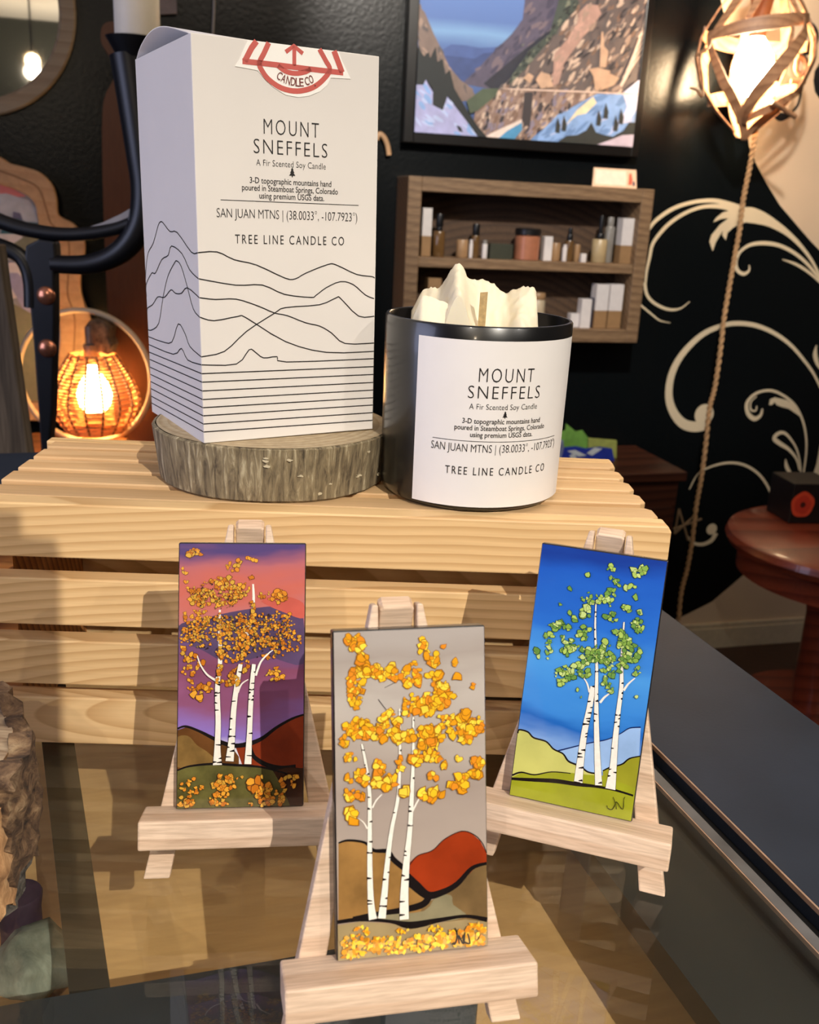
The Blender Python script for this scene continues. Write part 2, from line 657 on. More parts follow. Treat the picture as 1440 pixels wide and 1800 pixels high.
sw.ribbon(k5([(1220, 860), (1150, 870), (1090, 830)]), [5 * PXW, 14 * PXW, 6 * PXW], 0.0016, WM, 0, 6)
sw.ribbon(k5([(1290, 400), (1340, 430), (1350, 500), (1330, 545), (1285, 570)]), [2 * PXW, 5 * PXW, 9 * PXW, 4 * PXW], 0.0016, WM, 0, 6)
sw.flat(k5([(1395, 600), (1405, 530), (1440, 470), (1500, 450), (1500, 740), (1440, 735), (1405, 680)]), 0.0016, WM)
sw.build('painted_flourish', pm('dark_flourish_paint', (24, 24, 26), 0.45), wall_back)

# ------------------------------------------------------------------ display case
CY_ = math.radians(18)
CX = V((math.cos(CY_), math.sin(CY_), 0))
CYV = V((-math.sin(CY_), math.cos(CY_), 0))
G = CAMZ - 0.252
T = CAMZ - 0.132
CM = frame((0, 0, 0), CX, CYV)
m_slate = pm('slate_blue_paint', (40, 47, 60), 0.5, spec=0.15, var=0.1, vscale=25, bump=0.04, bscale=500)
m_liner = pm('black_case_liner', (15, 15, 16), 0.45, var=0.2, vscale=20)
m_edge = pm('worn_copper_edge', (158, 128, 106), 0.5, var=0.2, vscale=90)
case = thing('display_case', 'dark slate-painted display case with a glass top, under the wooden crate and easels', 'display case', Matrix.Translation((0.0, 0.45, 0)) @ Matrix.Rotation(CY_, 4, 'Z'))
XO, XB, XI, XC = 0.354, 0.2555, 0.1897, 0.2388
CL, CF, CB = -1.25, 0.02, 1.009
FLZ = G - 0.06
# right and back boards, front and left rails
MB().box(((XO + XB) / 2, (CF + CB) / 2, G - 0.0128), (XO - XB, CB - CF, 0.025), CM).build('top_rail', m_slate, case, bevel=0.0006)
MB().box(((CL + XB) / 2, CB - 0.14, G - 0.0128), (XB - CL - 0.001, 0.28, 0.025), CM).build('top_rail', m_slate, case, bevel=0.0006)
CG = CB - 0.2805
MB().box((XB - 0.0004, (CF + CG) / 2, G - 0.0012), (0.0009, CG - CF, 0.0022), CM).build('edge_strip', m_edge, case)
MB().box((XC, (CF + CG) / 2, G - 0.0012), (0.0006, CG - CF, 0.002), CM).build('edge_strip', m_edge, case)
MB().box(((XI + XB) / 2, (CF + CG) / 2, G - 0.0145), (XB - XI - 0.0015, CG - CF, 0.012), CM).build('inner_liner', m_liner, case)
MB().box((0.2418, (CF + CG) / 2, G - 0.0015), (0.005, CG - CF, 0.0024), CM).build('dusty_border', pm('dusty_grey_border', (84, 84, 86), 0.4, var=0.35, vscale=40), case)
MB().box(((CL + XC) / 2, (CF + CG) / 2, G - 0.0034), (XC - CL - 0.001, CG - CF, 0.0064), CM).build('glass_top', thin_glass('clear_glass'), case)
MB().box(((CL + XO - 0.042) / 2, (CF + CB) / 2, FLZ - 0.01), (XO - 0.042 - CL, CB - CF, 0.02), CM).build('inner_shelf', wood('case_shelf_wood', (222, 172, 114), (212, 162, 106), ring=14, dist=3, rough=0.6, streak=(4, 60, 60), fine=0.15, rvar=0), case)
bd = MB()
bd.box((XO - 0.02, (CF + CB) / 2, (G - 0.02) / 2), (0.04, CB - CF, G - 0.02), CM)
bd.box(((CL + XO) / 2, CB - 0.02, (G - 0.02) / 2), (XO - CL, 0.04, G - 0.02), CM)
bd.box(((CL + XO) / 2, CF + 0.02, (G - 0.02) / 2), (XO - CL, 0.04, G - 0.02), CM)
bd.box((CL + 0.02, (CF + CB) / 2, (G - 0.02) / 2), (0.04, CB - CF, G - 0.02), CM)
bd.build('body', m_slate, case)
# flat dark strip under the glass, left: a shadow band put in as colour
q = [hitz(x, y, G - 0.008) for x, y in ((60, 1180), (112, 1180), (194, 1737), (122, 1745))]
MB().prism([(a.x, a.y) for a in q], G - 0.012, G - 0.0075).build('shadow_band', pm('dark_olive_shadow', (48, 38, 24), 0.5, var=0.15), case)
q = [hitz(x, y, G - 0.008) for x, y in ((-160, 1800), (60, 1760), (480, 1690), (600, 1668), (850, 1640), (842, 1743), (828, 1850), (800, 2050), (-160, 2100))]
tag(MB().prism([(a.x, a.y) for a in q], G - 0.03, G - 0.0075).build('slate_tray', pm('dark_slate_tray', (34, 38, 42), 0.45, var=0.2, vscale=30)),
    'dark blue-black flat tray under the glass, in front of the left easel', 'tray')

# ------------------------------------------------------------------ wooden crate
m_pine = wood('pine', (226, 190, 138), (202, 161, 109), rot=(0.02, 0.05, 0.16), loc=(0.02, 0.03, -0.03), ring=72, dist=5, rvar=0.14, fine=0.1, bump=0.05, rough=0.5)
m_pine_t = wood('pine_top', (222, 184, 136), (210, 169, 119), rot=(0.0, 0.02, 0.03), loc=(0, 0.05, 0.1), ring=40, dist=4, rvar=0.12, fine=0.2, bump=0.08)
m_pine_o = wood('pine_end_grain', (206, 142, 76), (130, 76, 34), rot=(0.6, 0.4, 0.2), ring=60, dist=3, rvar=0.1)
KY = math.radians(2.245)
KM = Matrix.Translation(V((0.1205, 0.4161, G))) @ Matrix.Rotation(KY, 4, 'Z')   # origin: front right bottom corner
crate = thing('wooden_crate', 'slatted pine wooden crate standing on the glass top, carrying the candle and log slice', 'crate', KM)
KW, KD, KH = 0.318, 0.122, 0.12
for i, (z0, z1) in enumerate(((0.0, 0.0245), (0.0312, 0.0538), (0.0615, 0.0845), (0.0945, 0.12))):
    b = MB()
    xo = -0.0015 * (i % 2) - (0.0 if i == 3 else 0.0012)
    th = 0.011 if i < 3 else 0.0115
    ch = 0.003
    poly = [(-KW, z0), (xo - ch * 0.6, z0), (xo, z0 + ch), (xo, z1 - ch), (xo - ch * 0.6, z1), (-KW, z1)]
    Mx = KM @ frame((0, 0, 0), (1, 0, 0), (0, 0, 1))
    b.prism(poly, -th, 0.0, Mx)
    b.build('front_slat', m_pine, crate, bevel=0.0008)
    b = MB()
    b.prism(poly, -KD, -KD + 0.009, Mx)
    b.build('back_slat', m_pine, crate, bevel=0.0008)
for xe in (-0.012, -KW + 0.012):
    MB().box((xe, KD / 2, 0.0555), (0.009, KD - 0.021, 0.111), KM).build('end_panel', m_pine_o, crate)
for i in range(5):
    y0 = 0.0115 + 0.0008 + i * 0.0222 + (0 if i == 0 else 0.0012)
    ww = 0.0165 if i else 0.016
    b = MB()
    c = 0.003
    x0 = -KW + 0.004
    poly = [(x0, y0), (-0.004 - c, y0), (-0.004, y0 + c), (-0.004, y0 + ww - c), (-0.004 - c, y0 + ww), (x0, y0 + ww)]
    b.prism(poly, 0.111, 0.1198, KM)
    b.build('top_slat', m_pine_t, crate, bevel=0.0008)

# ------------------------------------------------------------------ log slice
m_bark = bark_mat('aspen_bark', ((62, 54, 42), (112, 99, 76), (140, 126, 98), (186, 174, 144)), (90, 90, 12), 0.9, 0.0015, 0.32, 0.68)
m_cut = wood('log_cut', (182, 164, 134), (166, 144, 110), rot=(0, 0, 0), loc=(0.006, 0.0, 0), ring=75, axis='Z', dist=2.5, rough=0.7, fine=0.3, rvar=0, streak=(60, 60, 60))
SLC = V((-0.070, 0.4755, T))
SH = 0.0265
slice_ = thing('log_slice', 'round log slice with grey bark, on the crate beneath the white carton', 'log slice', SLC)
n = 96
b = MB()
zs = [0.0, 0.0012, 0.006, 0.012, 0.018, 0.024, SH - 0.0008, SH]
for k, z in enumerate(zs):
    for j in range(n):
        a = 2 * PI * j / n
        r = 0.0592 * (1 + 0.018 * mnoise.noise(V((math.cos(a) * 1.6, math.sin(a) * 1.6, 0.3))) + 0.007 * mnoise.noise(V((math.cos(a) * 9, math.sin(a) * 9, z * 60))))
        if k in (0, len(zs) - 1):
            r -= 0.0016
        r *= (1.0 - 0.05 * (1 - z / SH))
        b.v.append(SLC + V((r * math.cos(a), r * math.sin(a) * 0.99, z)))
for k in range(len(zs) - 1):
    for j in range(n):
        b.f.append([k * n + j, k * n + (j + 1) % n, (k + 1) * n + (j + 1) % n, (k + 1) * n + j])
        b.m.append(0)
for _ in range(22):
    a = rnd.uniform(PI * 1.0, PI * 2.0)
    z = rnd.uniform(0.003, SH - 0.003)
    w_ = rnd.uniform(0.0004, 0.0015)
    r = 0.0592 * (1.0 - 0.05 * (1 - z / SH)) - 0.0004
    fm = frame(SLC + V((r * math.cos(a), r * math.sin(a) * 0.99, z)), (-math.sin(a), math.cos(a), 0), (0, 0, 1))
    pts = [(w_ * (0.4 + 1.3 * rnd.random()) * math.cos(t * PI / 5), w_ * 0.55 * (0.4 + 1.2 * rnd.random()) * math.sin(t * PI / 5)) for t in range(10)]
    b.prism(pts, 0, 0.0007, fm, 1)
b.build('bark', [m_bark, pm('lichen_fleck', (190, 178, 150), 0.8)], slice_, smooth=True)
b = MB()
b.lathe([(0.0001, SH), (0.02, SH), (0.04, SH), (0.0574, SH)], 96, Matrix.Translation(SLC + V((0, 0, 0.00005))), 0, False)
b.build('cut_face', m_cut, slice_)

# ------------------------------------------------------------------ text helpers
TXT = {}


def text_mesh(s, offs=0.0, spacing=1.0):
    key = (s, offs, spacing)
    if key in TXT:
        return TXT[key]
    cu = bpy.data.curves.new('txt', 'FONT')
    cu.body = s
    cu.size = 1
    cu.offset = offs
    cu.space_character = spacing
    cu.resolution_u = 3
    cu.align_x = 'CENTER'
    o = bpy.data.objects.new('txt', cu)
    COL.objects.link(o)
    dg = bpy.context.evaluated_depsgraph_get()
    dg.update()
    me = bpy.data.meshes.new_from_object(o.evaluated_get(dg))
    vs = [tuple(q.co) for q in me.vertices]
    fs = [list(p.vertices) for p in me.polygons]
    bpy.data.objects.remove(o)
    bpy.data.meshes.remove(me)
    bpy.data.curves.remove(cu)
    TXT[key] = (vs, fs)
    return TXT[key]


CAPH = max(q[1] for q in text_mesh('H')[0])


def put_text(mb, s, cx, cy, width, cap, fn, mat=0, offs=0.0, spacing=1.0, rot=0):
    """cx, cy: centre of the capitals; fn maps flat (x, y) to the point on the surface"""
    vs, fs = text_mesh(s, offs, spacing)
    x0, x1 = min(q[0] for q in vs), max(q[0] for q in vs)
    ky = cap / CAPH
    kx = width / (x1 - x0) if width else ky
    c, sn = math.cos(rot), math.sin(rot)
    out = []
    for x, y, z in vs:
        X = (x - (x0 + x1) / 2) * kx
        Y = (y - CAPH / 2) * ky
        out.append(fn(cx + X * c - Y * sn, cy + X * sn + Y * c))
    mb.add(out, fs, mat)


def tree_icon(mb, cx, cy, h, fn, mat=0):
    p = [(0, 0.5), (0.16, 0.22), (0.09, 0.22), (0.26, -0.05), (0.15, -0.05), (0.36, -0.34), (0.06, -0.34), (0.06, -0.5)]
    p = p + [(-a, b) for a, b in p[::-1]]
    mb.add([fn(cx + a * h, cy + b * h) for a, b in p], [list(range(len(p)))[::-1]], mat)


# ------------------------------------------------------------------ white candle carton
m_card = pm('white_card', (222, 217, 213), 0.55, var=0.015, vscale=30)
m_cardin = pm('card_inside', (205, 198, 188), 0.7)
BA = math.radians(30.9)
bm_ = V((-0.0934, 0.4211, T + SH + 0.0002))
e1 = V((math.cos(BA), math.sin(BA), 0))
e2 = V((-math.sin(BA), math.cos(BA), 0))
lean = V((-0.0043, 0.0031, 0.1675))
BWd, BDp, BHt = 0.0856, 0.083, lean.length
e3 = lean.normalized()
BM = Matrix((e1, (e2 - e3 * e2.dot(e3)).normalized(), e3)).transposed().to_4x4()
BM.translation = bm_
carton = thing('candle_carton', 'tall white candle carton printed with mountain contour lines, on the log slice', 'box', BM)
t = 0.0006
MB().box((BWd / 2, t / 2, BHt / 2), (BWd, t, BHt), BM).build('front_panel', m_card, carton, bevel=0.0004)
MB().box((t / 2, BDp / 2, BHt / 2), (t, BDp - 2 * t, BHt), BM).build('left_panel', m_card, carton, bevel=0.0002)
MB().box((BWd - t / 2, BDp / 2, BHt / 2), (t, BDp - 2 * t, BHt), BM).build('right_panel', m_card, carton)
MB().box((BWd / 2, BDp - t / 2, BHt / 2), (BWd, t, BHt), BM).build('back_panel', m_card, carton)
MB().box((BWd / 2, BDp / 2, t / 2), (BWd - 2 * t, BDp - 2 * t, t), BM).build('bottom_panel', m_card, carton)
lid = MB()
ns = 16
vs = []
for i in range(ns + 1):
    s_ = i / ns
    y = t + (BDp - 2 * t) * s_
    zz = BHt + 0.0125 * math.sin(PI * s_) ** 0.8 * (0.35 + 0.65 * s_) - 0.0002
    for x in (0.0002, BWd * 0.5, BWd - 0.0002):
        xx = 1 - 0.55 * (x / BWd)
        vs.append((x, y, BHt + (zz - BHt) * xx))
fs = [(i * 3 + k, i * 3 + k + 1, i * 3 + k + 4, i * 3 + k + 3) for i in range(ns) for k in (0, 1)]
lid.add(vs, fs, 0, BM)
o = lid.build('lid_flap', m_card, carton, smooth=True)
sol = o.modifiers.new('thickness', 'SOLIDIFY')
sol.thickness = 0.0005
FF = BM @ frame((0, 0, 0), (1, 0, 0), (0, 0, 1))       # front face, z outwards
LF = BM @ frame((0, 0, 0), (0, -1, 0), (0, 0, 1))      # left face, z outwards
fp = lambda x, y: hit(x, y, FF)
lp = lambda x, y: hit(x, y, LF)
EPS = 0.00015
ffn = lambda x, y: FF @ V((x, y, EPS))
fw = lambda x0, x1, y: abs(fp(x1, y)[0] - fp(x0, y)[0])
pr = MB()
for s_, x0, x1, y, cap, of, sp in (('MOUNT', 467, 564, 225, 23, -0.012, 1.25), ('SNEFFELS', 450, 579, 260, 22, -0.012, 1.2), ('A Fir Scented Soy Candle', 454, 576, 288, 9.5, -0.006, 1.05),
                                   ('3-D topographic mountains hand', 443, 586, 319, 9.0, 0.008, 1), ('poured in Steamboat Springs, Colorado', 430, 598, 332, 9.0, 0.008, 1),
                                   ('using premium USGS data.', 459, 573, 345, 9.0, 0.008, 1), ('SAN JUAN MTNS | (38.0033°, -107.7923°)', 388, 634, 377, 14, -0.008, 1),
                                   ('TREE LINE CANDLE CO', 418, 609, 421, 14, 0.0, 1.35)):
    c = fp((x0 + x1) / 2, y)
    put_text(pr, s_, c[0], c[1], fw(x0, x1, y), cap * 0.455 / 1700, ffn, 0, of, sp)
c = fp(516, 302)
tree_icon(pr, c[0], c[1], 14 * 0.5 / 1700, ffn)
l0, l1 = fp(390, 351), fp(632, 364)
pr.ribbon([l0, (l1[0], l0[1])], 0.00028, EPS, FF)
# contour lines (left face, front face)
L1 = [([(38, 397), (55, 390), (62, 340), (75, 250), (105, 195), (135, 90), (150, 68), (165, 75), (205, 125), (247, 130), (330, 245), (345, 248)],
       [(345, 248), (480, 243), (580, 288), (710, 318), (880, 395), (940, 398), (1000, 365), (1130, 313), (1180, 315), (1300, 370), (1390, 382), (1405, 392)]),
      ([(45, 503), (60, 440), (95, 370), (117, 370), (155, 290), (193, 265), (213, 210), (275, 255), (320, 350), (365, 402)],
       [(365, 402), (590, 438), (745, 436), (875, 490), (1030, 507), (1060, 495), (1120, 450), (1205, 413), (1280, 430), (1350, 490), (1402, 512)]),
      ([(55, 697), (93, 705), (135, 665), (160, 520), (190, 390), (230, 310), (245, 298), (270, 330), (305, 450), (340, 580), (385, 628)],
       [(385, 628), (460, 648), (600, 622), (650, 630), (880, 768), (1120, 830), (1400, 822)]),
      ([(48, 588), (70, 575), (100, 555), (130, 510), (170, 512), (208, 468), (235, 488), (270, 488), (305, 455), (375, 513)],
       [(375, 513), (470, 523), (590, 520), (720, 560), (815, 600), (890, 615), (1000, 657), (1080, 675), (1150, 715), (1230, 777), (1400, 773)]),
      ([(58, 738), (150, 772), (212, 775), (250, 668), (290, 725), (318, 800), (395, 860)],
       [(395, 860), (520, 828), (650, 710), (815, 602), (880, 568), (1080, 550), (1180, 508), (1205, 512), (1310, 615), (1402, 615)]),
      ([(62, 785), (220, 847), (268, 812), (305, 880), (390, 908)],
       [(390, 908), (590, 902), (665, 818), (700, 830), (750, 865), (830, 857), (885, 888), (1400, 865)])]
ys_l = [(830, 960), (872, 1010), (918, 1062), (960, 1112), (1003, 1160), (1045, 1208), (1090, 1256), (1130, 1303)]
ys_r = [912, 958, 1005, 1050, 1095, 1138, 1183, 1228]
for i, ((a, bq), c_) in enumerate(zip(ys_l, ys_r)):
    L1.append(([(65 + 2.5 * i, a), (390 + 1.5 * i, bq)], [(390 + 1.5 * i, bq), (1400 - 1.5 * i, c_)]))
zc = 1440 / 430
for lft, frt in L1:
    pl = [lp(x, y) for x, y in sc(lft, zc, 240, 370)]
    pf = [fp(x, y) for x, y in sc(frt, zc, 240, 370)]
    pl = [(min(max(x, -BDp + 0.0004), -0.0), y) for x, y in pl]
    pf = [(min(max(x, 0.0), BWd - 0.0003), y) for x, y in pf]
    pl[-1] = (0.0, pf[0][1])
    pf[0] = (0.0, pf[0][1])
    pr.ribbon(pl, 0.0005, EPS, LF, 0, 3 if len(pl) > 2 else 0)
    pr.ribbon(pf, 0.0005, EPS, FF, 0, 3 if len(pf) > 2 else 0)
pr.build('printing', m_black, carton)
# round sticker with the maker's mark over the top edge
m_sticker = pm('sticker_white', (248, 246, 242), 0.35, var=0.01)
m_red = pm('sticker_red', (198, 92, 84), 0.4, var=0.05)
zs2 = 1440 / 460
ss = lambda p: [fp(x, y) for x, y in sc(p, zs2, 220, 40)]
lim = lambda p: [(x, min(y, BHt - 0.0002)) for x, y in p]
st = MB()
st.prism(lim(ss([(685, 68), (940, 108), (1185, 148), (1200, 200), (1250, 305), (1140, 300), (1120, 340), (1080, 375), (1020, 400), (960, 408), (890, 395), (820, 350), (770, 300), (740, 262), (615, 240), (640, 200), (665, 140)])),
         0.0001, 0.0003, FF, 0)
ws = 20 / zs2 * 0.5 / 1700 * 1.15
for p, k, s_ in (([(733, 88), (705, 140), (668, 212)], 1.1, 0), ([(655, 212), (800, 226), (1000, 250), (1208, 272)], 1.0, 0), ([(1158, 150), (1178, 205), (1202, 270)], 1.2, 0),
                 ([(800, 108), (775, 165), (748, 222), (762, 262), (800, 312), (870, 358), (955, 374), (1040, 354), (1100, 308), (1135, 255), (1112, 205), (1078, 142)], 1.0, 4),
                 ([(850, 236), (890, 265), (945, 277), (1000, 268), (1030, 252)], 0.9, 4), ([(940, 122), (940, 235)], 0.8, 0), ([(893, 160), (938, 118), (987, 168)], 0.8, 0)):
    st.ribbon(lim(ss(p)), ws * k, 0.0004, FF, 1, s_)
for ch, x, y, r in (('C', 858, 291, -30), ('A', 881, 305, -23), ('N', 907, 316, -15), ('D', 933, 323, -8), ('L', 957, 326, -2), ('E', 978, 326, 4), ('C', 1008, 319, 14), ('O', 1031, 309, 20), ('.', 1046, 314, 22)):
    c = ss([(x, y)])[0]
    put_text(st, ch, c[0], c[1] - (0.0006 if ch == '.' else 0), 0 if ch == '.' else 21 / zs2 * 0.5 / 1700, (34 if ch != '.' else 40) / zs2 * 0.5 / 1700, lambda x, y: FF @ V((x, y, 0.0005)), 2, 0.012, 1, math.radians(r))
st.build('sticker', [m_sticker, m_red, pm('sticker_brown', (120, 62, 58), 0.4)], carton)

# ------------------------------------------------------------------ candle
CC = V((0.0283, 0.4639, T))
CR, CH = 0.0442, 0.0845
m_vessel = pm('black_glass_vessel', (16, 16, 17), 0.28, var=0.1, coat=0.3)
candle = thing('candle', 'black tumbler candle with white label and mountain-shaped wax, standing right of the white carton', 'candle', CC)
CMx = Matrix.Translation(CC)
rb = CR * 0.985
MB().lathe([(0.0001, 0.0), (rb - 0.006, 0.0), (rb - 0.0025, 0.0008), (rb - 0.0007, 0.0025), (rb, 0.006), (CR, 0.07), (CR, CH - 0.0008), (CR - 0.0006, CH), (CR - 0.0018, CH), (CR - 0.0024, CH - 0.0008),
            (CR - 0.0026, 0.055), (0.0001, 0.054)], 96, CMx).build('vessel', m_vessel, candle, smooth=True)
# label wrapped round the vessel
CDIR = math.atan2(CC.y, CC.x) + PI          # angle facing the camera
LA0 = CDIR - math.radians(35.5)
LA1 = CDIR + math.radians(79)
LZ0, LZ1 = 0.0032, 0.0785
LR = CR + 0.00022


def lab(s_, z, off=0.0):
    a = CDIR + s_ / CR
    r = (rb + (CR - rb) * min(1, max(0, (z - 0.006) / 0.064))) + 0.0002 + off
    return CC + V((r * math.cos(a), r * math.sin(a), z))


lb = MB()
nn = 48
vs = []
s0, s1 = -math.radians(35.5) * CR, math.radians(79) * CR
for k in range(13):
    for i in range(nn + 1):
        vs.append(lab(s0 + (s1 - s0) * i / nn, LZ0 + (LZ1 - LZ0) * k / 12))
fs = [(k * (nn + 1) + i, k * (nn + 1) + i + 1, (k + 1) * (nn + 1) + i + 1, (k + 1) * (nn + 1) + i) for k in range(12) for i in range(nn)]
lb.add(vs, fs)
label = lb.build('label', pm('label_paper', (228, 224, 222), 0.5, var=0.015), candle, smooth=True)
pr = MB()
lfn = lambda x, y: lab(x, y, 0.00018)
SC0 = math.radians(19) * CR
kz = lambda y: LZ0 + (886 - y) / (886 - 580) * (LZ1 - LZ0)
kw = 0.0655 / 246
kc = 0.42 / 1700
for s_, wpx, y, cap, of, sp in (('MOUNT', 97, 640, 25, -0.012, 1.25), ('SNEFFELS', 129, 671, 23, -0.012, 1.2), ('A Fir Scented Soy Candle', 122, 697, 10, -0.006, 1.05),
                                ('3-D topographic mountains hand', 142, 723.5, 9.0, 0.008, 1), ('poured in Steamboat Springs, Colorado', 167, 736, 9.0, 0.008, 1), ('using premium USGS data.', 113, 748.5, 9.0, 0.008, 1),
                                ('SAN JUAN MTNS | (38.0033°, -107.7923°)', 246, 774, 14.5, -0.008, 1), ('TREE LINE CANDLE CO', 191, 817, 14.5, 0.0, 1.35)):
    put_text(pr, s_, SC0, kz(y), wpx * kw, cap * kc, lfn, 0, of, sp)
tree_icon(pr, SC0, kz(711), 13.5 * kc, lfn)
zz = kz(761)
hw = 121 * kw
pts = []
for i in range(31):
    s_ = SC0 - hw + 2 * hw * i / 30
    pts += [lfn(s_, zz - 0.00012), lfn(s_, zz + 0.00012)]
pr.add(pts, [(2 * i, 2 * i + 2, 2 * i + 3, 2 * i + 1) for i in range(30)])
pr.build('label_printing', m_black, label)
# mountain-shaped wax
wx = MB()
WF = frame(CC + V((0, 0, 0)), (1, 0, 0), (0, 0, 1))
ridge = [(723, 549), (735, 525), (742, 512), (760, 508), (772, 508), (783, 492), (791, 478), (800, 467), (807, 465), (815, 471), (822, 487), (832, 490), (840, 494), (848, 490), (860, 497), (872, 499), (882, 510), (893, 518), (905, 511), (918, 506), (932, 503), (940, 505), (944, 512)]
rl = [hit(x, y, WF) for x, y in ridge]
flr = [hit(x, y, WF) for x, y in [(723, 549), (742, 505), (755, 503), (775, 512), (800, 520), (825, 537), (850, 553), (900, 566), (944, 570)]]


def interp(tb, x):
    if x <= tb[0][0]:
        return tb[0][1]
    for (a, b_), (c_, d_) in zip(tb, tb[1:]):
        if x <= c_:
            return b_ + (d_ - b_) * (x - a) / (c_ - a)
    return tb[-1][1]


xa, xb = rl[0][0], rl[-1][0]
ya, yb = -0.030, 0.026
NX, NY = 60, 44
bz = 0.055
vs = []
for j in range(NY + 1):
    for i in range(NX + 1):
        x = xa + (xb - xa) * i / NX
        y = ya + (yb - ya) * j / NY
        # main ridge slightly behind the middle, left ridge in front
        yr = 0.006 + 0.004 * math.sin(x * 160)
        d = y - yr
        hr = interp(rl, x)
        drop = (0.95 if d > 0 else 0.62 + 0.25 * math.sin(x * 230 + 1)) * abs(d)
        z = hr - drop
        yl = -0.021
        hl = interp(flr, x) - 0.0025
        z2 = hl - (0.5 if y > yl else 1.1) * abs(y - yl)
        z = max(z, z2)
        z += 0.0011 * mnoise.noise(V((x * 240, y * 240, 1.0))) + 0.0005 * mnoise.noise(V((x * 700, y * 700, 4.0)))
        rr = math.hypot(x, y)
        if rr > CR - 0.0035:
            k = (CR - 0.0035) / rr
            x, y = x * k, y * k
        vs.append(CC + V((x, y, max(z, bz + 0.004))))
N1 = NX + 1
fs = [(j * N1 + i, j * N1 + i + 1, (j + 1) * N1 + i + 1, (j + 1) * N1 + i) for j in range(NY) for i in range(NX)]
bd_ = [i for i in range(N1)] + [j * N1 + NX for j in range(1, NY + 1)] + [NY * N1 + i for i in range(NX - 1, -1, -1)] + [j * N1 for j in range(NY - 1, 0, -1)]
nb = len(vs)
for i in bd_:
    vs.append(V((vs[i].x, vs[i].y, CC.z + bz)))
k = len(bd_)
for i in range(k):
    fs.append((bd_[i], nb + i, nb + (i + 1) % k, bd_[(i + 1) % k]))
wx.add(vs, fs)
m_wax, nt, bs = newmat('cream_wax')
bs.inputs['Base Color'].default_value = lin((232, 222, 198))
bs.inputs['Roughness'].default_value = 0.5
bs.inputs['Subsurface Weight'].default_value = 0.25
bs.inputs['Subsurface Radius'].default_value = (0.006, 0.005, 0.003)
bs.inputs['Subsurface Scale'].default_value = 0.6
nz = nt.nodes.new('ShaderNodeTexNoise')
nz.inputs['Scale'].default_value = 300
bp = nt.nodes.new('ShaderNodeBump')
bp.inputs['Strength'].default_value = 0.2
bp.inputs['Distance'].default_value = 0.001
nt.links.new(nz.outputs['Fac'], bp.inputs['Height'])
nt.links.new(bp.outputs['Normal'], bs.inputs['Normal'])
wx.build('wax', m_wax, candle, smooth=True, angle=60)
wk = frame(CC + V((0, -0.0255, 0)), (1, 0, 0), (0, 0, 1))
w0, w1 = hit(847, 562, wk), hit(851, 513, wk)
MB().prism([(w0[0] - 0.0016, w0[1] - 0.012), (w0[0] + 0.0016, w0[1] - 0.012), (w1[0] + 0.0017, w1[1]), (w1[0] - 0.0016, w1[1] - 0.0004)], -0.0006, 0.0006, wk).build('wick', pm('wood_wick', (190, 160, 110), 0.7, var=0.2, vscale=500), candle)

# ------------------------------------------------------------------ easels and painted tiles
m_beech = wood('beech', (226, 200, 176), (208, 178, 152), rot=(0, 0.02, 0.03), ring=30, dist=2, fine=0.35, streak=(18, 260, 260), rvar=0.04, rough=0.55, bump=0.1)
TH = 0.006
TW, TT = 0.0483, 0.1016
tiles = [  # front face bottom centre (camera-relative), yaw, tilt, easel offset
    (V((-0.0593, 0.3186, -0.2226)), 7.3, 17.7, 0.0022),
    (V((0.0081, 0.2460, -0.2216)), 12.1, 16.9, -0.0026),
    (V((0.0680, 0.3265, -0.2211)), -16.9, 14.5, 0.001)]
EN = ['left', 'front', 'right']
ELAB = ['miniature beech easel holding the sunset birch painting, at left', 'miniature beech easel nearest the front, holding the grey-sky birch painting', 'miniature beech easel holding the blue-sky birch painting, at right']
WFL = -0.0285


def plane_frame(p, yaw, tilt):
    a, t_ = math.radians(yaw), math.radians(tilt)
    ex = V((math.cos(a), math.sin(a), 0))
    bk = V((-math.sin(a), math.cos(a), 0))
    ey = ZUP * math.cos(t_) + bk * math.sin(t_)
    return frame(p + V((0, 0, CAMZ)), ex, ey)


def build_easel(M, tilt):
    base = M @ Matrix.Translation((0, WFL, -TH - 0.003))
    bt = base.translation.copy()
    ex = M.col[0].to_3d()
    root = thing('easel', ELAB[0], 'easel', Matrix.Translation(V((bt.x, bt.y, G))) @ Matrix.Rotation(math.atan2(ex.y, ex.x), 4, 'Z'), 'miniature easels on the glass top')
    leg = [(0.0062, 0.1085), (0.0082, 0.1085), (0.0092, 0.1035), (0.0392, WFL), (0.0292, WFL), (0.0062, 0.093)]
    cut = math.tan(math.radians(tilt)) * 0.003
    for sgn in (1, -1):
        pl = [(sgn * x, y) for x, y in leg]
        MB().prism(pl, -TH - 0.0062, -TH - 0.0002, M).build('leg', m_beech, root, bevel=0.0006)
    MB().box((0, -0.0055, (-TH + 0.0138) / 2), (0.077, 0.0108, TH + 0.0138), M).build('ledge', m_beech, root, bevel=0.0008)
    # rear leg hinged between the front legs at the top
    t_ = math.radians(tilt)
    top = M @ V((0, 0.109, -TH - 0.0031))
    bk = V((-math.sin(math.atan2(ex.y, ex.x)), math.cos(math.atan2(ex.y, ex.x)), 0))
    foot = V((top.x, top.y, G)) + bk * 0.038
    dr = (top - foot)
    RM_ = frame(foot, ex, dr)
    L_ = dr.length
    MB().prism([(-0.0055, 0.0012), (0.0055, 0.0012), (0.0055, L_ - 0.001), (0.0045, L_), (-0.0045, L_), (-0.0055, L_ - 0.001)], -0.003, 0.003, RM_).build('rear_leg', m_beech, root, bevel=0.0006)
    return root


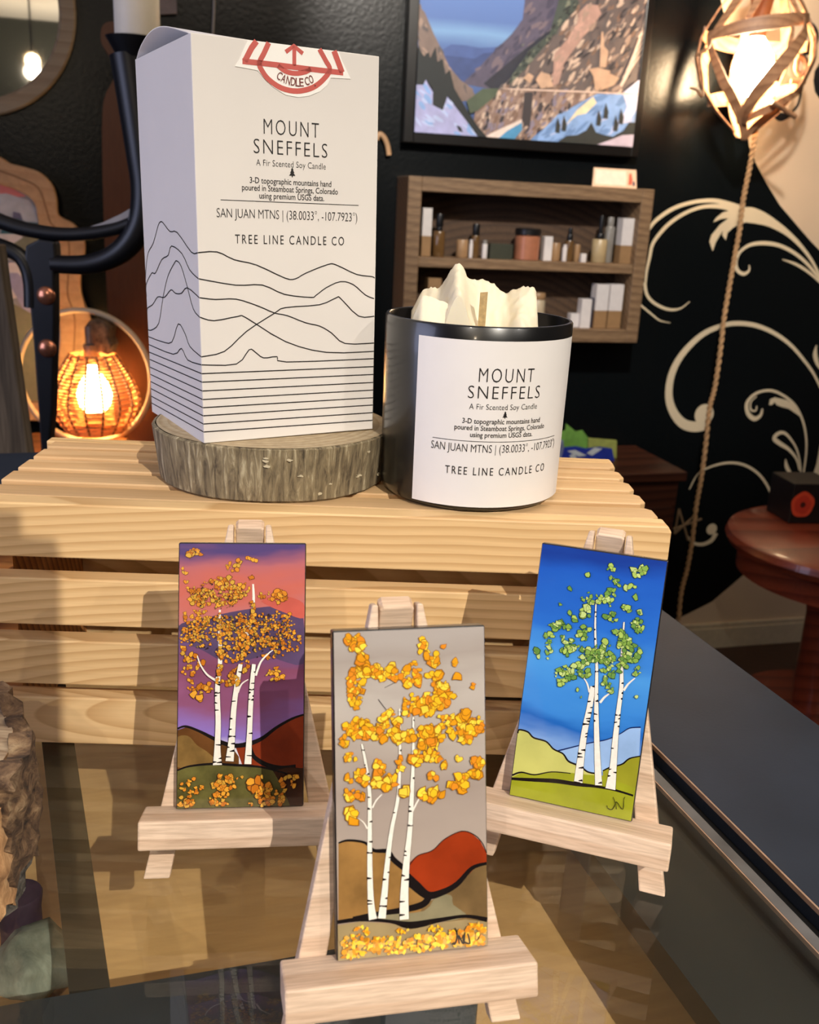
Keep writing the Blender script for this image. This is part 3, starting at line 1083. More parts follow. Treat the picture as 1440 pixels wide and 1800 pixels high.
TF = []
eas = None
for i, (p, yaw, tilt, eo) in enumerate(tiles):
    M = plane_frame(p, yaw, tilt)
    TF.append(M)
    Me = plane_frame(p, yaw, tilt) @ Matrix.Translation((eo, 0, 0))
    root = build_easel(Me, tilt)
    root['label'] = ELAB[i]

# --- painted art helpers
m_edge_blk = pm('tile_black_edge', (22, 18, 20), 0.35, coat=0.4)
m_trunk = pm('art_trunk_white', (238, 232, 222), 0.2, coat=0.6, var=0.06, vscale=600)
m_ink = pm('art_ink', (24, 18, 18), 0.2, coat=0.6)


class Art:
    def __init__(s, M, z0, scale, ox, oy):
        s.M, s.s, s.ox, s.oy, s.z = M, scale, ox, oy, z0
        s.b = MB()
        s.mats = []
        s.x0, s.x1, s.y0, s.y1 = -TW / 2 + 0.0004, TW / 2 - 0.0004, 0.0004, TT - 0.0004
        s.px = abs(hit(ox + 10, oy + 800, M)[0] - hit(ox, oy + 800, M)[0]) / 10 / scale * 1.0

    def mat(s, mt):
        if mt not in s.mats:
            s.mats.append(mt)
        return s.mats.index(mt)

    def P(s, pts):
        out = []
        for x, y in sc(pts, s.s, s.ox, s.oy):
            a, b_ = hit(x, y, s.M)
            out.append((min(max(a, s.x0), s.x1), min(max(b_, s.y0), s.y1)))
        return out

    def poly(s, pts, mt, sm=0, up=0.00002):
        s.z += up
        p = s.P(smooth_path(pts, sm, True) if sm else pts)
        s.b.flat(p, s.z, s.M, s.mat(mt))

    def line(s, pts, w_, mt, sm=5, up=0.00001):
        s.z += up
        ww = [k * s.px for k in (w_ if hasattr(w_, '__len__') else [w_, w_])]
        s.b.ribbon(s.P(pts), ww, s.z, s.M, s.mat(mt), sm)

    def blob(s, cx, cy, r, mt, z, n=7, out=None):
        c = hit(s.ox + cx / s.s, s.oy + cy / s.s, s.M)
        r *= s.px
        if not (s.x0 + r < c[0] < s.x1 - r and s.y0 + r < c[1] < s.y1 - r):
            return
        a0 = rnd.uniform(0, 6.28)
        el = rnd.uniform(0.65, 1.0)
        rr = [r * rnd.uniform(0.55, 1.25) for _ in range(n)]
        pts = [(math.cos(2 * PI * k / n) * rr[k], math.sin(2 * PI * k / n) * rr[k] * el) for k in range(n)]
        ca, sa = math.cos(a0), math.sin(a0)
        pts = [(x * ca - y * sa, x * sa + y * ca) for x, y in pts]
        if out is not None:
            s.b.flat([(c[0] + x * 1.2, c[1] + y * 1.2) for x, y in pts], z, s.M, s.mat(out))
        s.b.flat([(c[0] + x, c[1] + y) for x, y in pts], z + 0.0000003, s.M, s.mat(mt))

    def leaves(s, clusters, mts, out, k=1.0):
        z = s.z + 0.00002
        for cl in clusters:
            cx, cy, rx, ry, n, r = cl
            for _ in range(int(n * 1.6) if n > 3 else n):
                a, d = rnd.uniform(0, 6.28), math.sqrt(rnd.random())
                s.blob(cx + rx * d * math.cos(a), cy + ry * d * math.sin(a), r * k * rnd.uniform(0.55, 1.4), rnd.choice(mts), z, out=out)
                z += 0.0000006
        s.z = z + 0.00002

    def trunk(s, pts, w_, marks=12):
        s.line(pts, [k + 3 for k in w_], m_ink, 5)
        s.line(pts, w_, m_trunk, 5, 0.00002)
        sp = smooth_path([(a, b_) for a, b_ in pts], 8)
        s.z += 0.00002
        for _ in range(marks):
            k = rnd.randrange(len(sp))
            x, y = sp[k]
            ww = w_[0] + (w_[-1] - w_[0]) * k / len(sp)
            sd = rnd.choice((-1, 1))
            l_ = ww * rnd.uniform(0.3, 0.75)
            s.line([(x + sd * ww * 0.5, y), (x + sd * (ww * 0.5 - l_), y + rnd.uniform(-3, 4))], [rnd.uniform(7, 14), 4], m_ink, 0, 0)

    def sign(s, strokes, w_=4):
        for st_ in strokes:
            s.line(st_, [w_ * 0.7, w_, w_ * 0.7], m_ink, 5)


def tile(M, label, ground, fn):
    ex = M.col[0].to_3d()
    root = thing('painted_tile', label, 'painting', M @ Matrix.Rotation(0, 4, 'X'), 'painted birch tiles on easels')
    # local object z up along the tile: children keep the tile frame turned so that z is the picture's height
    MB().box((0, TT / 2, -TH / 2 - 0.0002), (TW, TT, TH - 0.0004), M).build('tile_body', m_edge_blk, root, bevel=0.0005)
    art = fn(M)
    o = MB().prism([(-TW / 2 + 0.0004, 0.0004), (TW / 2 - 0.0004, 0.0004), (TW / 2 - 0.0004, TT - 0.0004), (-TW / 2 + 0.0004, TT - 0.0004)], -0.0003, 0.0, M)
    off = len(o.v)
    o.v += art.b.v
    o.f += [[k + off for k in f] for f in art.b.f]
    o.m += [k + 1 for k in art.b.m]
    o.build('painting', [ground] + art.mats, root)
    return root


def am(name, c, var=0.12, vs=160, coat=0.6):
    return pm('art_' + name, c, 0.2, coat=coat, var=var, vscale=vs)


ORG = [am('orange', (214, 136, 40)), am('gold', (224, 160, 52)), am('amber', (190, 112, 28)), am('ochre', (206, 160, 60))]
YEL = [am('yellow', (246, 190, 40)), am('bright_yellow', (250, 212, 70)), am('deep_gold', (224, 152, 28)), am('orange_gold', (226, 140, 36))]
GRN = [am('leaf_green', (132, 168, 76)), am('lime', (170, 196, 96)), am('mid_green', (104, 146, 70)), am('pale_green', (190, 210, 130))]


def axis_grad(name, stops, **kw):
    # like art_grad, with the picture's height on local y
    mt = art_grad(name, stops, **kw)
    for l in list(mt.node_tree.links):
        if l.from_node.type == 'SEPXYZ' and l.to_node.type == 'MATH':
            to = l.to_socket
            fr = l.from_node
            mt.node_tree.links.remove(l)
            mt.node_tree.links.new(fr.outputs[1], to)
    for nd in mt.node_tree.nodes:
        if nd.type == 'MAPPING':
            sx_, sy_, sz_ = nd.inputs['Scale'].default_value
            nd.inputs['Scale'].default_value = (sx_, sz_, sx_)
    return mt


def art1(M):
    A = Art(M, 0.00003, 3, 280, 900)
    A.poly([(100, 600), (240, 560), (420, 520), (620, 500), (760, 560), (760, 800), (560, 760), (380, 800), (230, 730), (150, 690)], am('indigo_cloud', (84, 66, 100), 0.3, 60), 4)
    A.poly([(540, 470), (640, 440), (760, 480), (760, 560), (660, 530)], am('red_cloud', (196, 92, 80), 0.2, 60), 4)
    A.poly([(86, 1150), (140, 1135), (210, 1155), (260, 1180), (330, 1215), (380, 1235), (420, 1290), (420, 1420), (86, 1420)], am('umber_hill', (98, 62, 30), 0.35, 90), 0)
    A.poly([(86, 1200), (150, 1180), (200, 1230), (260, 1270), (300, 1330), (86, 1345)], am('olive_hill', (124, 96, 52), 0.35, 120), 4)
    A.poly([(400, 1230), (470, 1225), (540, 1195), (610, 1140), (690, 1095), (770, 1065), (770, 1420), (470, 1420)], am('rust_hill', (128, 48, 22), 0.3, 70), 0)
    A.line([(86, 1142), (140, 1130), (210, 1155), (270, 1185), (330, 1215), (400, 1232), (470, 1222), (540, 1195), (620, 1135), (700, 1090), (770, 1068)], [10, 14, 22, 26, 16, 10], m_ink)
    A.line([(480, 1240), (500, 1290), (560, 1330), (640, 1350), (720, 1345)], [20, 24, 26, 30], m_ink)
    A.poly([(80, 1365), (150, 1340), (280, 1330), (400, 1335), (520, 1340), (600, 1360), (680, 1390), (770, 1400), (770, 1570), (80, 1590)], am('moss_ground', (92, 88, 46), 0.4, 120), 0)
    A.poly([(600, 1365), (680, 1345), (770, 1350), (770, 1570), (690, 1570), (650, 1450)], am('dark_ground', (56, 30, 16), 0.3, 120), 0)
    A.line([(86, 1362), (160, 1340), (280, 1328), (400, 1334), (520, 1342), (610, 1362), (690, 1385)], [8, 12, 14, 10, 8], m_ink)
    A.line([(320, 515), (318, 620), (322, 720), (320, 830)], [10, 16, 20, 24], m_trunk)
    A.line([(495, 380), (498, 460), (488, 560), (460, 650)], [10, 14, 18, 22], m_trunk)
    A.leaves([(200, 215, 55, 20, 9, 14), (395, 280, 50, 30, 9, 13), (485, 255, 30, 25, 4, 13), (130, 310, 18, 14, 3, 10), (140, 385, 18, 20, 3, 11), (330, 370, 60, 30, 12, 13), (225, 450, 70, 55, 30, 12), (350, 440, 80, 55, 30, 12),
              (440, 410, 50, 40, 12, 12), (630, 450, 45, 35, 13, 14), (560, 440, 40, 30, 6, 8), (487, 345, 10, 10, 2, 13), (200, 560, 75, 50, 30, 9), (160, 650, 60, 55, 28, 10), (118, 740, 16, 35, 5, 16), (280, 620, 90, 70, 44, 9),
              (400, 600, 90, 80, 54, 9), (520, 620, 80, 90, 54, 9), (640, 600, 80, 80, 44, 8), (700, 680, 50, 60, 26, 8), (600, 720, 70, 60, 24, 9), (380, 730, 80, 60, 28, 10), (190, 780, 60, 45, 14, 11), (160, 840, 35, 30, 7, 11),
              (440, 810, 50, 60, 16, 10), (620, 850, 55, 40, 14, 12), (220, 950, 45, 40, 9, 17), (165, 910, 25, 25, 4, 13), (265, 920, 25, 20, 4, 12), (360, 880, 60, 35, 12, 12)], ORG, am('leaf_line_brown', (92, 50, 22)))
    A.leaves([(400, 640, 280, 110, 90, 6), (300, 440, 150, 70, 26, 5), (560, 650, 150, 120, 50, 6)], [am('dark_fleck', (52, 36, 40)), am('olive_fleck', (112, 92, 44))], None)
    A.leaves([(400, 640, 270, 110, 90, 6.5), (300, 430, 150, 70, 30, 7)], ORG, am('leaf_line_brown', (92, 50, 22)))
    A.trunk([(312, 860), (308, 950), (312, 1100), (308, 1240), (308, 1330)], [24, 26, 28, 32, 48], 14)
    A.trunk([(430, 800), (412, 900), (395, 1030), (385, 1180), (372, 1310)], [22, 26, 28, 32, 44], 12)
    A.trunk([(500, 800), (490, 900), (482, 1040), (476, 1180), (468, 1325)], [20, 24, 26, 28, 38], 12)
    A.line([(300, 885), (255, 855), (220, 805), (202, 755)], [12, 10, 7, 5], m_trunk)
    A.line([(415, 950), (435, 905), (470, 880)], [10, 8, 5], m_trunk)
    A.line([(510, 860), (535, 790), (575, 745), (600, 725)], [12, 10, 7, 5], m_trunk)
    A.leaves([(320, 790, 14, 70, 10, 11), (450, 700, 25, 70, 14, 11), (495, 560, 12, 120, 14, 11), (310, 870, 20, 30, 5, 11), (400, 890, 20, 40, 6, 12)], ORG, am('leaf_line_brown', (92, 50, 22)))
    A.leaves([(170, 1440, 70, 40, 12, 11), (340, 1430, 60, 55, 20, 14), (150, 1520, 50, 30, 12, 14), (330, 1510, 70, 35, 18, 13), (530, 1430, 55, 40, 12, 20), (600, 1490, 90, 55, 30, 12), (690, 1410, 50, 40, 8, 13), (560, 1530, 90, 20, 10, 11),
              (400, 1400, 50, 20, 6, 9)], ORG, am('leaf_line_brown', (92, 50, 22)))
    return A


def art2(M):
    A = Art(M, 0.00003, 2.7273, 540, 1040)
    A.poly([(150, 1205), (200, 1192), (270, 1200), (320, 1240), (380, 1245), (420, 1290), (470, 1330), (500, 1390), (560, 1440), (560, 1580), (150, 1580)], am('tan_hill', (150, 112, 62), 0.35, 70), 0)
    A.poly([(480, 1310), (520, 1270), (600, 1240), (660, 1185), (740, 1145), (790, 1160), (830, 1195), (880, 1250), (880, 1330), (700, 1450), (560, 1440), (500, 1380)], am('red_hill', (150, 52, 20), 0.25, 60), 0)
    A.poly([(560, 1500), (640, 1455), (720, 1410), (800, 1330), (880, 1300), (880, 1580), (520, 1580)], am('olive_brown_hill', (118, 94, 60), 0.35, 70), 0)
    A.poly([(300, 1565), (400, 1545), (560, 1530), (620, 1460), (690, 1455), (700, 1500), (760, 1560), (520, 1590)], am('sage_ground', (136, 128, 100), 0.25, 80), 3)
    A.line([(150, 1205), (195, 1192), (275, 1202), (320, 1240), (385, 1245), (415, 1285), (470, 1330)], [8, 12, 12, 20, 26, 26], m_ink)
    A.line([(470, 1365), (520, 1410), (580, 1455), (650, 1440), (720, 1400), (790, 1325), (880, 1300)], [50, 48, 34, 30, 22, 14], m_ink)
    A.line([(490, 1310), (530, 1265), (600, 1240), (660, 1185), (740, 1148), (800, 1165), (840, 1205), (880, 1250)], [5, 4, 5, 4], m_ink)
    A.line([(220, 1570), (330, 1545), (460, 1525), (560, 1495), (590, 1440)], [26, 22, 30, 34, 36], m_ink)
    A.poly([(130, 1600), (260, 1580), (400, 1592), (520, 1600), (640, 1585), (760, 1570), (880, 1580), (880, 1720), (130, 1780)], am('grey_ground', (156, 138, 100), 0.15, 80), 0)
    A.line([(130, 1585), (260, 1570), (400, 1580), (500, 1598), (640, 1572), (760, 1555), (880, 1570)], [18, 20, 16, 36, 22, 16, 24], m_ink)
    A.trunk([(262, 730), (282, 830), (298, 950), (300, 1100), (300, 1300), (305, 1480), (315, 1570)], [10, 14, 18, 20, 24, 30, 40], 16)
    A.trunk([(443, 560), (445, 760), (437, 970), (405, 1140), (385, 1290), (372, 1430), (358, 1565)], [9, 12, 16, 20, 24, 30, 38], 14)
    A.trunk([(508, 600), (508, 780), (502, 960), (492, 1140), (475, 1300), (465, 1450), (465, 1570)], [9, 14, 20, 24, 32, 40, 46], 16)
    A.line([(312, 1035), (330, 1000), (358, 970)], [9, 7, 4], m_trunk)
    A.line([(288, 1135), (270, 1105), (245, 1085)], [8, 6, 3], m_trunk)
    A.line([(505, 1050), (525, 1010), (560, 950)], [9, 8, 4], m_trunk)
    A.line([(340, 515), (390, 580)], [3, 2], m_ink, 0)
    A.line([(430, 430), (370, 460)], [3, 2], m_ink, 0)
    A.leaves([(235, 240, 45, 40, 14, 17), (265, 345, 28, 40, 9, 19), (235, 430, 40, 60, 22, 16), (225, 510, 30, 50, 12, 13), (335, 390, 60, 35, 16, 15), (420, 385, 45, 45, 11, 16), (500, 400, 40, 70, 16, 15), (552, 260, 26, 40, 6, 20), (605, 310, 40, 40, 9, 16),
              (650, 265, 8, 8, 1, 22), (610, 415, 30, 35, 7, 18), (645, 500, 50, 60, 20, 18), (570, 540, 60, 55, 22, 16), (490, 540, 40, 60, 14, 14), (715, 400, 4, 4, 1, 22), (790, 445, 6, 12, 2, 16), (698, 345, 14, 18, 3, 12), (390, 610, 50, 30, 10, 18),
              (240, 650, 60, 45, 26, 16), (330, 670, 70, 40, 18, 16), (460, 680, 60, 40, 18, 16), (570, 690, 80, 50, 30, 17), (690, 640, 70, 50, 18, 18), (810, 640, 40, 45, 10, 18), (760, 690, 40, 30, 8, 15), (600, 780, 45, 35, 11, 14),
              (525, 790, 32, 36, 9, 18), (650, 820, 20, 16, 3, 14), (720, 790, 12, 16, 2, 15), (815, 850, 45, 50, 16, 19), (740, 910, 35, 35, 8, 17), (690, 935, 12, 20, 3, 14), (370, 900, 60, 40, 17, 18), (340, 830, 30, 30, 7, 14), (240, 890, 55, 35, 12, 16),
              (230, 970, 60, 25, 11, 15), (590, 970, 55, 30, 10, 20), (470, 955, 22, 20, 3, 20), (208, 1070, 30, 30, 5, 22), (600, 890, 20, 30, 4, 15), (175, 720, 12, 35, 5, 14), (210, 790, 25, 25, 6, 13), (440, 830, 15, 40, 5, 13),
              (640, 600, 15, 20, 3, 16), (745, 590, 25, 22, 4, 20)], YEL, am('leaf_line_gold', (140, 88, 18)), 1.1)
    gm = YEL + [am('straw', (214, 172, 84)), am('dim_gold', (190, 130, 30))]
    A.leaves([(230, 1690, 70, 50, 44, 12), (400, 1690, 110, 45, 60, 12), (560, 1685, 100, 45, 56, 12), (700, 1660, 90, 45, 56, 12), (810, 1640, 60, 50, 40, 12), (260, 1620, 40, 20, 10, 9), (460, 1620, 30, 16, 8, 9), (620, 1610, 40, 20, 10, 9),
              (800, 1600, 40, 20, 8, 10), (200, 1735, 50, 18, 16, 12)], gm, None)
    A.sign([[(705, 1605), (715, 1640), (705, 1680), (690, 1678)], [(725, 1680), (722, 1640), (745, 1680), (752, 1625)], [(752, 1625), (745, 1665), (775, 1678), (765, 1630)]], 9)
    return A


def art3(M):
    A = Art(M, 0.00003, 3, 860, 920)
    A.poly([(360, 1200), (420, 1185), (520, 1160), (620, 1140), (690, 1110), (740, 1080), (800, 1075), (800, 1300), (360, 1330)], am('ice_hill', (150, 184, 230), 0.15, 60), 0)
    A.line([(360, 1200), (420, 1185), (520, 1160), (620, 1140), (690, 1110), (740, 1080), (800, 1075)], [7, 6, 5, 7], am('navy_line', (20, 34, 90)))
    A.poly([(120, 1100), (160, 1088), (205, 1100), (235, 1130), (300, 1150), (340, 1190), (390, 1215), (420, 1255), (480, 1280), (520, 1310), (600, 1330), (600, 1400), (110, 1350)], am('pale_lime_hill', (196, 196, 110), 0.12, 60), 0)
    A.line([(120, 1100), (160, 1088), (205, 1100), (235, 1130), (300, 1150), (340, 1190), (390, 1215), (420, 1255), (480, 1280), (520, 1310), (570, 1320)], [8, 9, 8, 10, 8], m_ink)
    A.poly([(600, 1305), (640, 1285), (700, 1270), (740, 1240), (800, 1225), (790, 1420), (600, 1400)], am('olive_hill_right', (150, 150, 40), 0.15, 60), 0)
    A.line([(600, 1305), (640, 1285), (700, 1270), (740, 1240), (800, 1228)], [7, 7, 8, 6], m_ink)
    A.poly([(105, 1335), (170, 1315), (260, 1325), (330, 1310), (430, 1315), (520, 1325), (600, 1330), (790, 1400), (790, 1570), (90, 1460)], am('olive_ground', (150, 156, 36), 0.15, 60), 0)
    A.line([(110, 1325), (170, 1312), (240, 1325), (330, 1310), (430, 1318)], [9, 8, 6, 5], m_ink)
    A.line([(115, 1345), (230, 1352), (350, 1358), (470, 1376), (560, 1386), (660, 1405), (760, 1435)], [14, 20, 24, 16, 12, 10], m_ink)
    A.trunk([(548, 860), (530, 970), (505, 1090), (485, 1230), (470, 1365)], [26, 28, 30, 34, 44], 20)
    A.trunk([(565, 400), (560, 560), (568, 760), (566, 900), (566, 1040), (570, 1200), (578, 1380)], [6, 9, 14, 18, 24, 28, 36], 14)
    A.trunk([(712, 520), (700, 700), (698, 860), (682, 990), (665, 1150), (655, 1280), (640, 1400)], [7, 12, 20, 22, 28, 34, 50], 16)
    A.line([(530, 890), (518, 845), (500, 815)], [10, 8, 5], m_trunk)
    A.line([(585, 945), (610, 915), (645, 890)], [12, 10, 5], m_trunk)
    A.line([(710, 880), (735, 845), (770, 815)], [12, 9, 5], m_trunk)
    A.leaves([(645, 235, 25, 14, 4, 14), (790, 250, 35, 32, 8, 17), (525, 272, 18, 12, 3, 14), (432, 350, 15, 8, 2, 13), (650, 280, 14, 14, 3, 9), (680, 310, 20, 20, 4, 13), (750, 338, 25, 12, 3, 20), (650, 350, 12, 10, 2, 14), (560, 395, 80, 40, 14, 11),
              (640, 400, 40, 40, 9, 12), (780, 388, 10, 10, 1, 17), (380, 425, 10, 8, 2, 11), (515, 468, 35, 25, 5, 19), (430, 465, 10, 6, 1, 16), (645, 495, 40, 25, 8, 12), (720, 455, 25, 25, 5, 15), (795, 475, 14, 10, 2, 19), (375, 540, 55, 30, 12, 15),
              (455, 520, 15, 22, 3, 17), (495, 580, 40, 40, 10, 14), (790, 530, 30, 45, 10, 15), (320, 610, 24, 36, 7, 14), (385, 600, 16, 14, 3, 11), (252, 685, 16, 25, 3, 14), (318, 685, 14, 34, 4, 13), (430, 650, 50, 50, 14, 14), (540, 690, 60, 50, 24, 14),
              (610, 680, 40, 60, 20, 15), (700, 620, 40, 40, 12, 14), (750, 680, 50, 55, 22, 14), (400, 790, 50, 40, 14, 15), (490, 770, 55, 40, 15, 14), (380, 830, 18, 30, 5, 14), (640, 760, 50, 60, 18, 13), (720, 740, 30, 40, 9, 13), (785, 780, 20, 30, 5, 11),
              (620, 835, 35, 30, 8, 12), (650, 875, 20, 10, 3, 11), (466, 880, 6, 8, 1, 11), (775, 915, 4, 6, 1, 13), (490, 915, 6, 6, 1, 9), (680, 580, 25, 20, 5, 14)], GRN, am('leaf_line_green', (34, 62, 30)), 0.9)
    A.sign([[(655, 1440), (665, 1475), (650, 1505), (628, 1500), (622, 1485)], [(672, 1505), (672, 1465), (705, 1505), (712, 1450)], [(712, 1450), (718, 1440)]], 4)
    return A


g1 = axis_grad('art_sunset', [(0.0, (60, 44, 24)), (0.12, (120, 70, 80)), (0.20, (236, 236, 250)), (0.27, (140, 118, 200)), (0.40, (140, 84, 120)), (0.52, (128, 72, 98)), (0.60, (104, 78, 124)), (0.72, (186, 116, 118)), (0.82, (196, 104, 92)), (0.90, (180, 104, 110)), (1.0, (84, 68, 120))], namt=0.02)
g2 = axis_grad('art_grey_sky', [(0.0, (176, 130, 50)), (0.08, (150, 130, 118)), (0.3, (172, 158, 148)), (0.5, (160, 146, 138)), (0.66, (178, 168, 160)), (0.8, (184, 176, 170)), (0.9, (164, 154, 148)), (1.0, (172, 164, 160))], namt=0.02)
g3 = axis_grad('art_blue_sky', [(0.0, (150, 156, 36)), (0.06, (120, 150, 210)), (0.24, (120, 160, 220)), (0.32, (34, 100, 188)), (0.38, (60, 134, 216)), (0.55, (76, 152, 226)), (0.7, (44, 110, 206)), (0.9, (36, 90, 190)), (1.0, (30, 62, 150))], namt=0.018)
tile(TF[0], 'painted tile of white birches and orange leaves under a pink and purple sunset, left easel', g1, art1)
tile(TF[1], 'painted tile of birches with yellow leaves on grey sky and a red hill, front easel', g2, art2)
tile(TF[2], 'painted tile of birches with green leaves on a bright blue sky, right easel', g3, art3)

# ------------------------------------------------------------------ bark-covered log, left foreground
LC = V((-0.199, 0.298, G))
log = thing('split_log', 'rough split log with torn brown bark at the left edge, standing on the glass', 'log', LC)
m_cutg = wood('grey_cut_wood', (168, 148, 122), (138, 116, 92), ring=40, axis='Z', dist=6, rough=0.8, fine=0.5, rvar=0, streak=(30, 200, 30), bump=0.4)
m_bark2 = bark_mat('rough_brown_bark', ((30, 20, 14), (82, 60, 42), (128, 100, 72), (170, 144, 110)), (28, 28, 40), 1.0, 0.004)
m_bark3 = bark_mat('grey_scaly_bark', ((24, 22, 20), (70, 66, 60), (110, 104, 96), (150, 146, 138)), (60, 60, 60), 1.0, 0.003)
m_torn = bark_mat('torn_tan_wood', ((120, 84, 54), (176, 134, 92), (210, 172, 128)), (40, 40, 16), 0.8, 0.002)
LH = 0.056
b = MB()
n = 72
zz_ = [0, 0.012, 0.024, 0.036, 0.048, LH]
for k, z in enumerate(zz_):
    for j in range(n):
        a = 2 * PI * j / n
        r = 0.056 * (1 + 0.05 * mnoise.noise(V((math.cos(a) * 2, math.sin(a) * 2, z * 10))) + 0.02 * mnoise.noise(V((math.cos(a) * 8, math.sin(a) * 8, z * 80))))
        b.v.append(LC + V((r * math.cos(a), r * math.sin(a), z)))
for k in range(len(zz_) - 1):
    for j in range(n):
        b.f.append([k * n + j, k * n + (j + 1) % n, (k + 1) * n + (j + 1) % n, (k + 1) * n + j])
        b.m.append(0)
b.f.append([(len(zz_) - 1) * n + j for j in range(n)])
b.m.append(1)
b.build('core', [m_torn, m_cutg], log)


def bark_piece(a0, a1, z0, z1, r, th, mt, seed, jag=0.006, tilt=0.0):
    b_ = MB()
    na, nz_ = 18, 14
    for side in (0, 1):
        for k in range(nz_ + 1):
            for j in range(na + 1):
                a = a0 + (a1 - a0) * j / na
                up = z0 + (z1 - z0) * k / nz_
                zj = up + (jag * mnoise.noise(V((a * 9, seed, k * 0.4))) if k in (0, nz_) else jag * 0.3 * mnoise.noise(V((a * 9, seed, k * 0.4))))
                rr = r + th * side * (1 + 0.5 * mnoise.noise(V((a * 14, zj * 160, seed)))) + 0.003 * mnoise.noise(V((a * 6, zj * 60, seed + 3))) + tilt * k / nz_
                if j in (0, na):
                    a += 0.05 * mnoise.noise(V((k * 0.7, seed, 2.2)))
                b_.v.append(LC + V((rr * math.cos(a), rr * math.sin(a), max(zj, 0.0002))))
    w_ = na + 1
    N_ = w_ * (nz_ + 1)
    for k in range(nz_):
        for j in range(na):
            i = k * w_ + j
            b_.f.append([i + N_, i + 1 + N_, i + w_ + 1 + N_, i + w_ + N_])
            b_.f.append([i, i + w_, i + w_ + 1, i + 1])
            b_.m += [0, 0]
    for k in range(nz_):
        for j in (0, na):
            i = k * w_ + j
            b_.f.append([i, i + N_, i + w_ + N_, i + w_] if j == 0 else [i, i + w_, i + w_ + N_, i + N_])
            b_.m.append(0)
    for j in range(na):
        for k in (0, nz_):
            i = k * w_ + j
            b_.f.append([i, i + 1, i + 1 + N_, i + N_] if k == 0 else [i, i + N_, i + 1 + N_, i + 1])
            b_.m.append(0)
    o_ = b_.build('bark_flake', mt, log, smooth=True, angle=50)
    return o_


bark_piece(-0.15, 1.6, 0.014, LH + 0.001, 0.0580, 0.0075, m_bark2, 1.0)
bark_piece(-0.75, -0.10, 0.002, 0.048, 0.058, 0.005, m_torn, 5.0, 0.012)
bark_piece(-1.25, -0.62, 0.0, 0.040, 0.060, 0.0065, m_bark3, 9.0, 0.008)
bark_piece(-1.9, -1.15, 0.0, 0.055, 0.058, 0.006, m_torn, 13.0, 0.010)
bark_piece(-0.55, 0.5, 0.0, 0.022, 0.057, 0.004, m_bark3, 17.0, 0.008)

# stones and a purple spool on the shelf inside the case
def stone(name, label, px_, py_, r, mt, seed, sq=0.7, cat='stone'):
    c = hitz(px_, py_, FLZ)
    bmx = bmesh.new()
    bmesh.ops.create_icosphere(bmx, subdivisions=3, radius=r)
    for q_ in bmx.verts:
        d = q_.co.normalized()
        kf = 1 + 0.28 * mnoise.noise(d * 1.4 + V((seed, 0, 0))) + 0.1 * mnoise.cell(d * 2.2 + V((seed, 2, 0)))
        q_.co = q_.co * kf
        q_.co.z *= sq
    zmin = min(q_.co.z for q_ in bmx.verts)
    me = bpy.data.meshes.new(name)
    for q_ in bmx.verts:
        q_.co.z -= zmin
    bmx.to_mesh(me)
    bmx.free()
    me.materials.append(mt)
    me.polygons.foreach_set('use_smooth', [True] * len(me.polygons))
    o_ = bpy.data.objects.new(name, me)
    COL.objects.link(o_)
    o_.location = (c.x, c.y, FLZ)
    tag(o_, label, cat)
    return o_


m_st1 = bark_mat('grey_green_stone', ((96, 98, 86), (140, 140, 124), (172, 172, 156)), (12, 12, 12), 0.3, 0.002)
m_st2 = bark_mat('pink_white_stone', ((176, 160, 158), (208, 196, 194), (230, 222, 220)), (14, 14, 14), 0.3, 0.002)
stone('stone', 'large grey-green stone inside the glass case below the split log', 62, 1735, 0.017, m_st1, 2.0)
stone('stone', 'small pinkish white stone inside the glass case beside the grey-green stone', 106, 1702, 0.010, m_st2, 6.0)
c = hitz(42, 1672, FLZ)
tag(MB().lathe([(0.0001, 0), (0.009, 0), (0.0095, 0.001), (0.0085, 0.008), (0.0085, 0.022), (0.0095, 0.029), (0.009, 0.03), (0.0001, 0.03)], 24, Matrix.Translation(c)).build('spool', pm('purple_cloth', (62, 40, 58), 0.8, var=0.2, vscale=200), smooth=True),
    'dark purple spool inside the glass case beneath the bark', 'spool')

# ------------------------------------------------------------------ framed mountain painting on the wall
PF = wallM(0.03)
x0, yb_ = hit(727, 231, PF)
x1, _ = hit(1109, 260, PF)
yb_ = (yb_ + hit(1109, 260, PF)[1]) / 2
ox0, oyb = hit(708, 250, PF)
ox1 = hit(1118, 278, PF)[0] + 0.004
yt = yb_ + 0.52
ptg = thing('framed_painting', 'framed mountain landscape painting with snow and cliffs hanging on the dark wall', 'painting', PF @ Matrix.Translation(((x0 + x1) / 2, yb_, 0)))
m_frame = pm('black_frame_wood', (14, 12, 12), 0.3, var=0.2)
fr_ = MB()
fw_ = x0 - ox0
for (cx, cy, sx_, sy_) in (((ox0 + x0) / 2, (oyb + yt + fw_) / 2, fw_, yt + fw_ - oyb), ((x1 + ox1) / 2, (oyb + yt + fw_) / 2, ox1 - x1, yt + fw_ - oyb), ((x0 + x1) / 2, (oyb + yb_) / 2, x1 - x0, yb_ - oyb), ((x0 + x1) / 2, yt + fw_ / 2, x1 - x0, fw_)):
    fr_.box((cx, cy, -0.011), (sx_, sy_, 0.034), PF)
fr_.build('frame', m_frame, ptg, bevel=0.002)
pa = MB()
pmats = []


def pmx(name, c, var=0.1, vs=40):
    mt = pm('landscape_' + name, c, 0.6, var=var, vscale=vs)
    if mt not in pmats:
        pmats.append(mt)
    return pmats.index(mt)


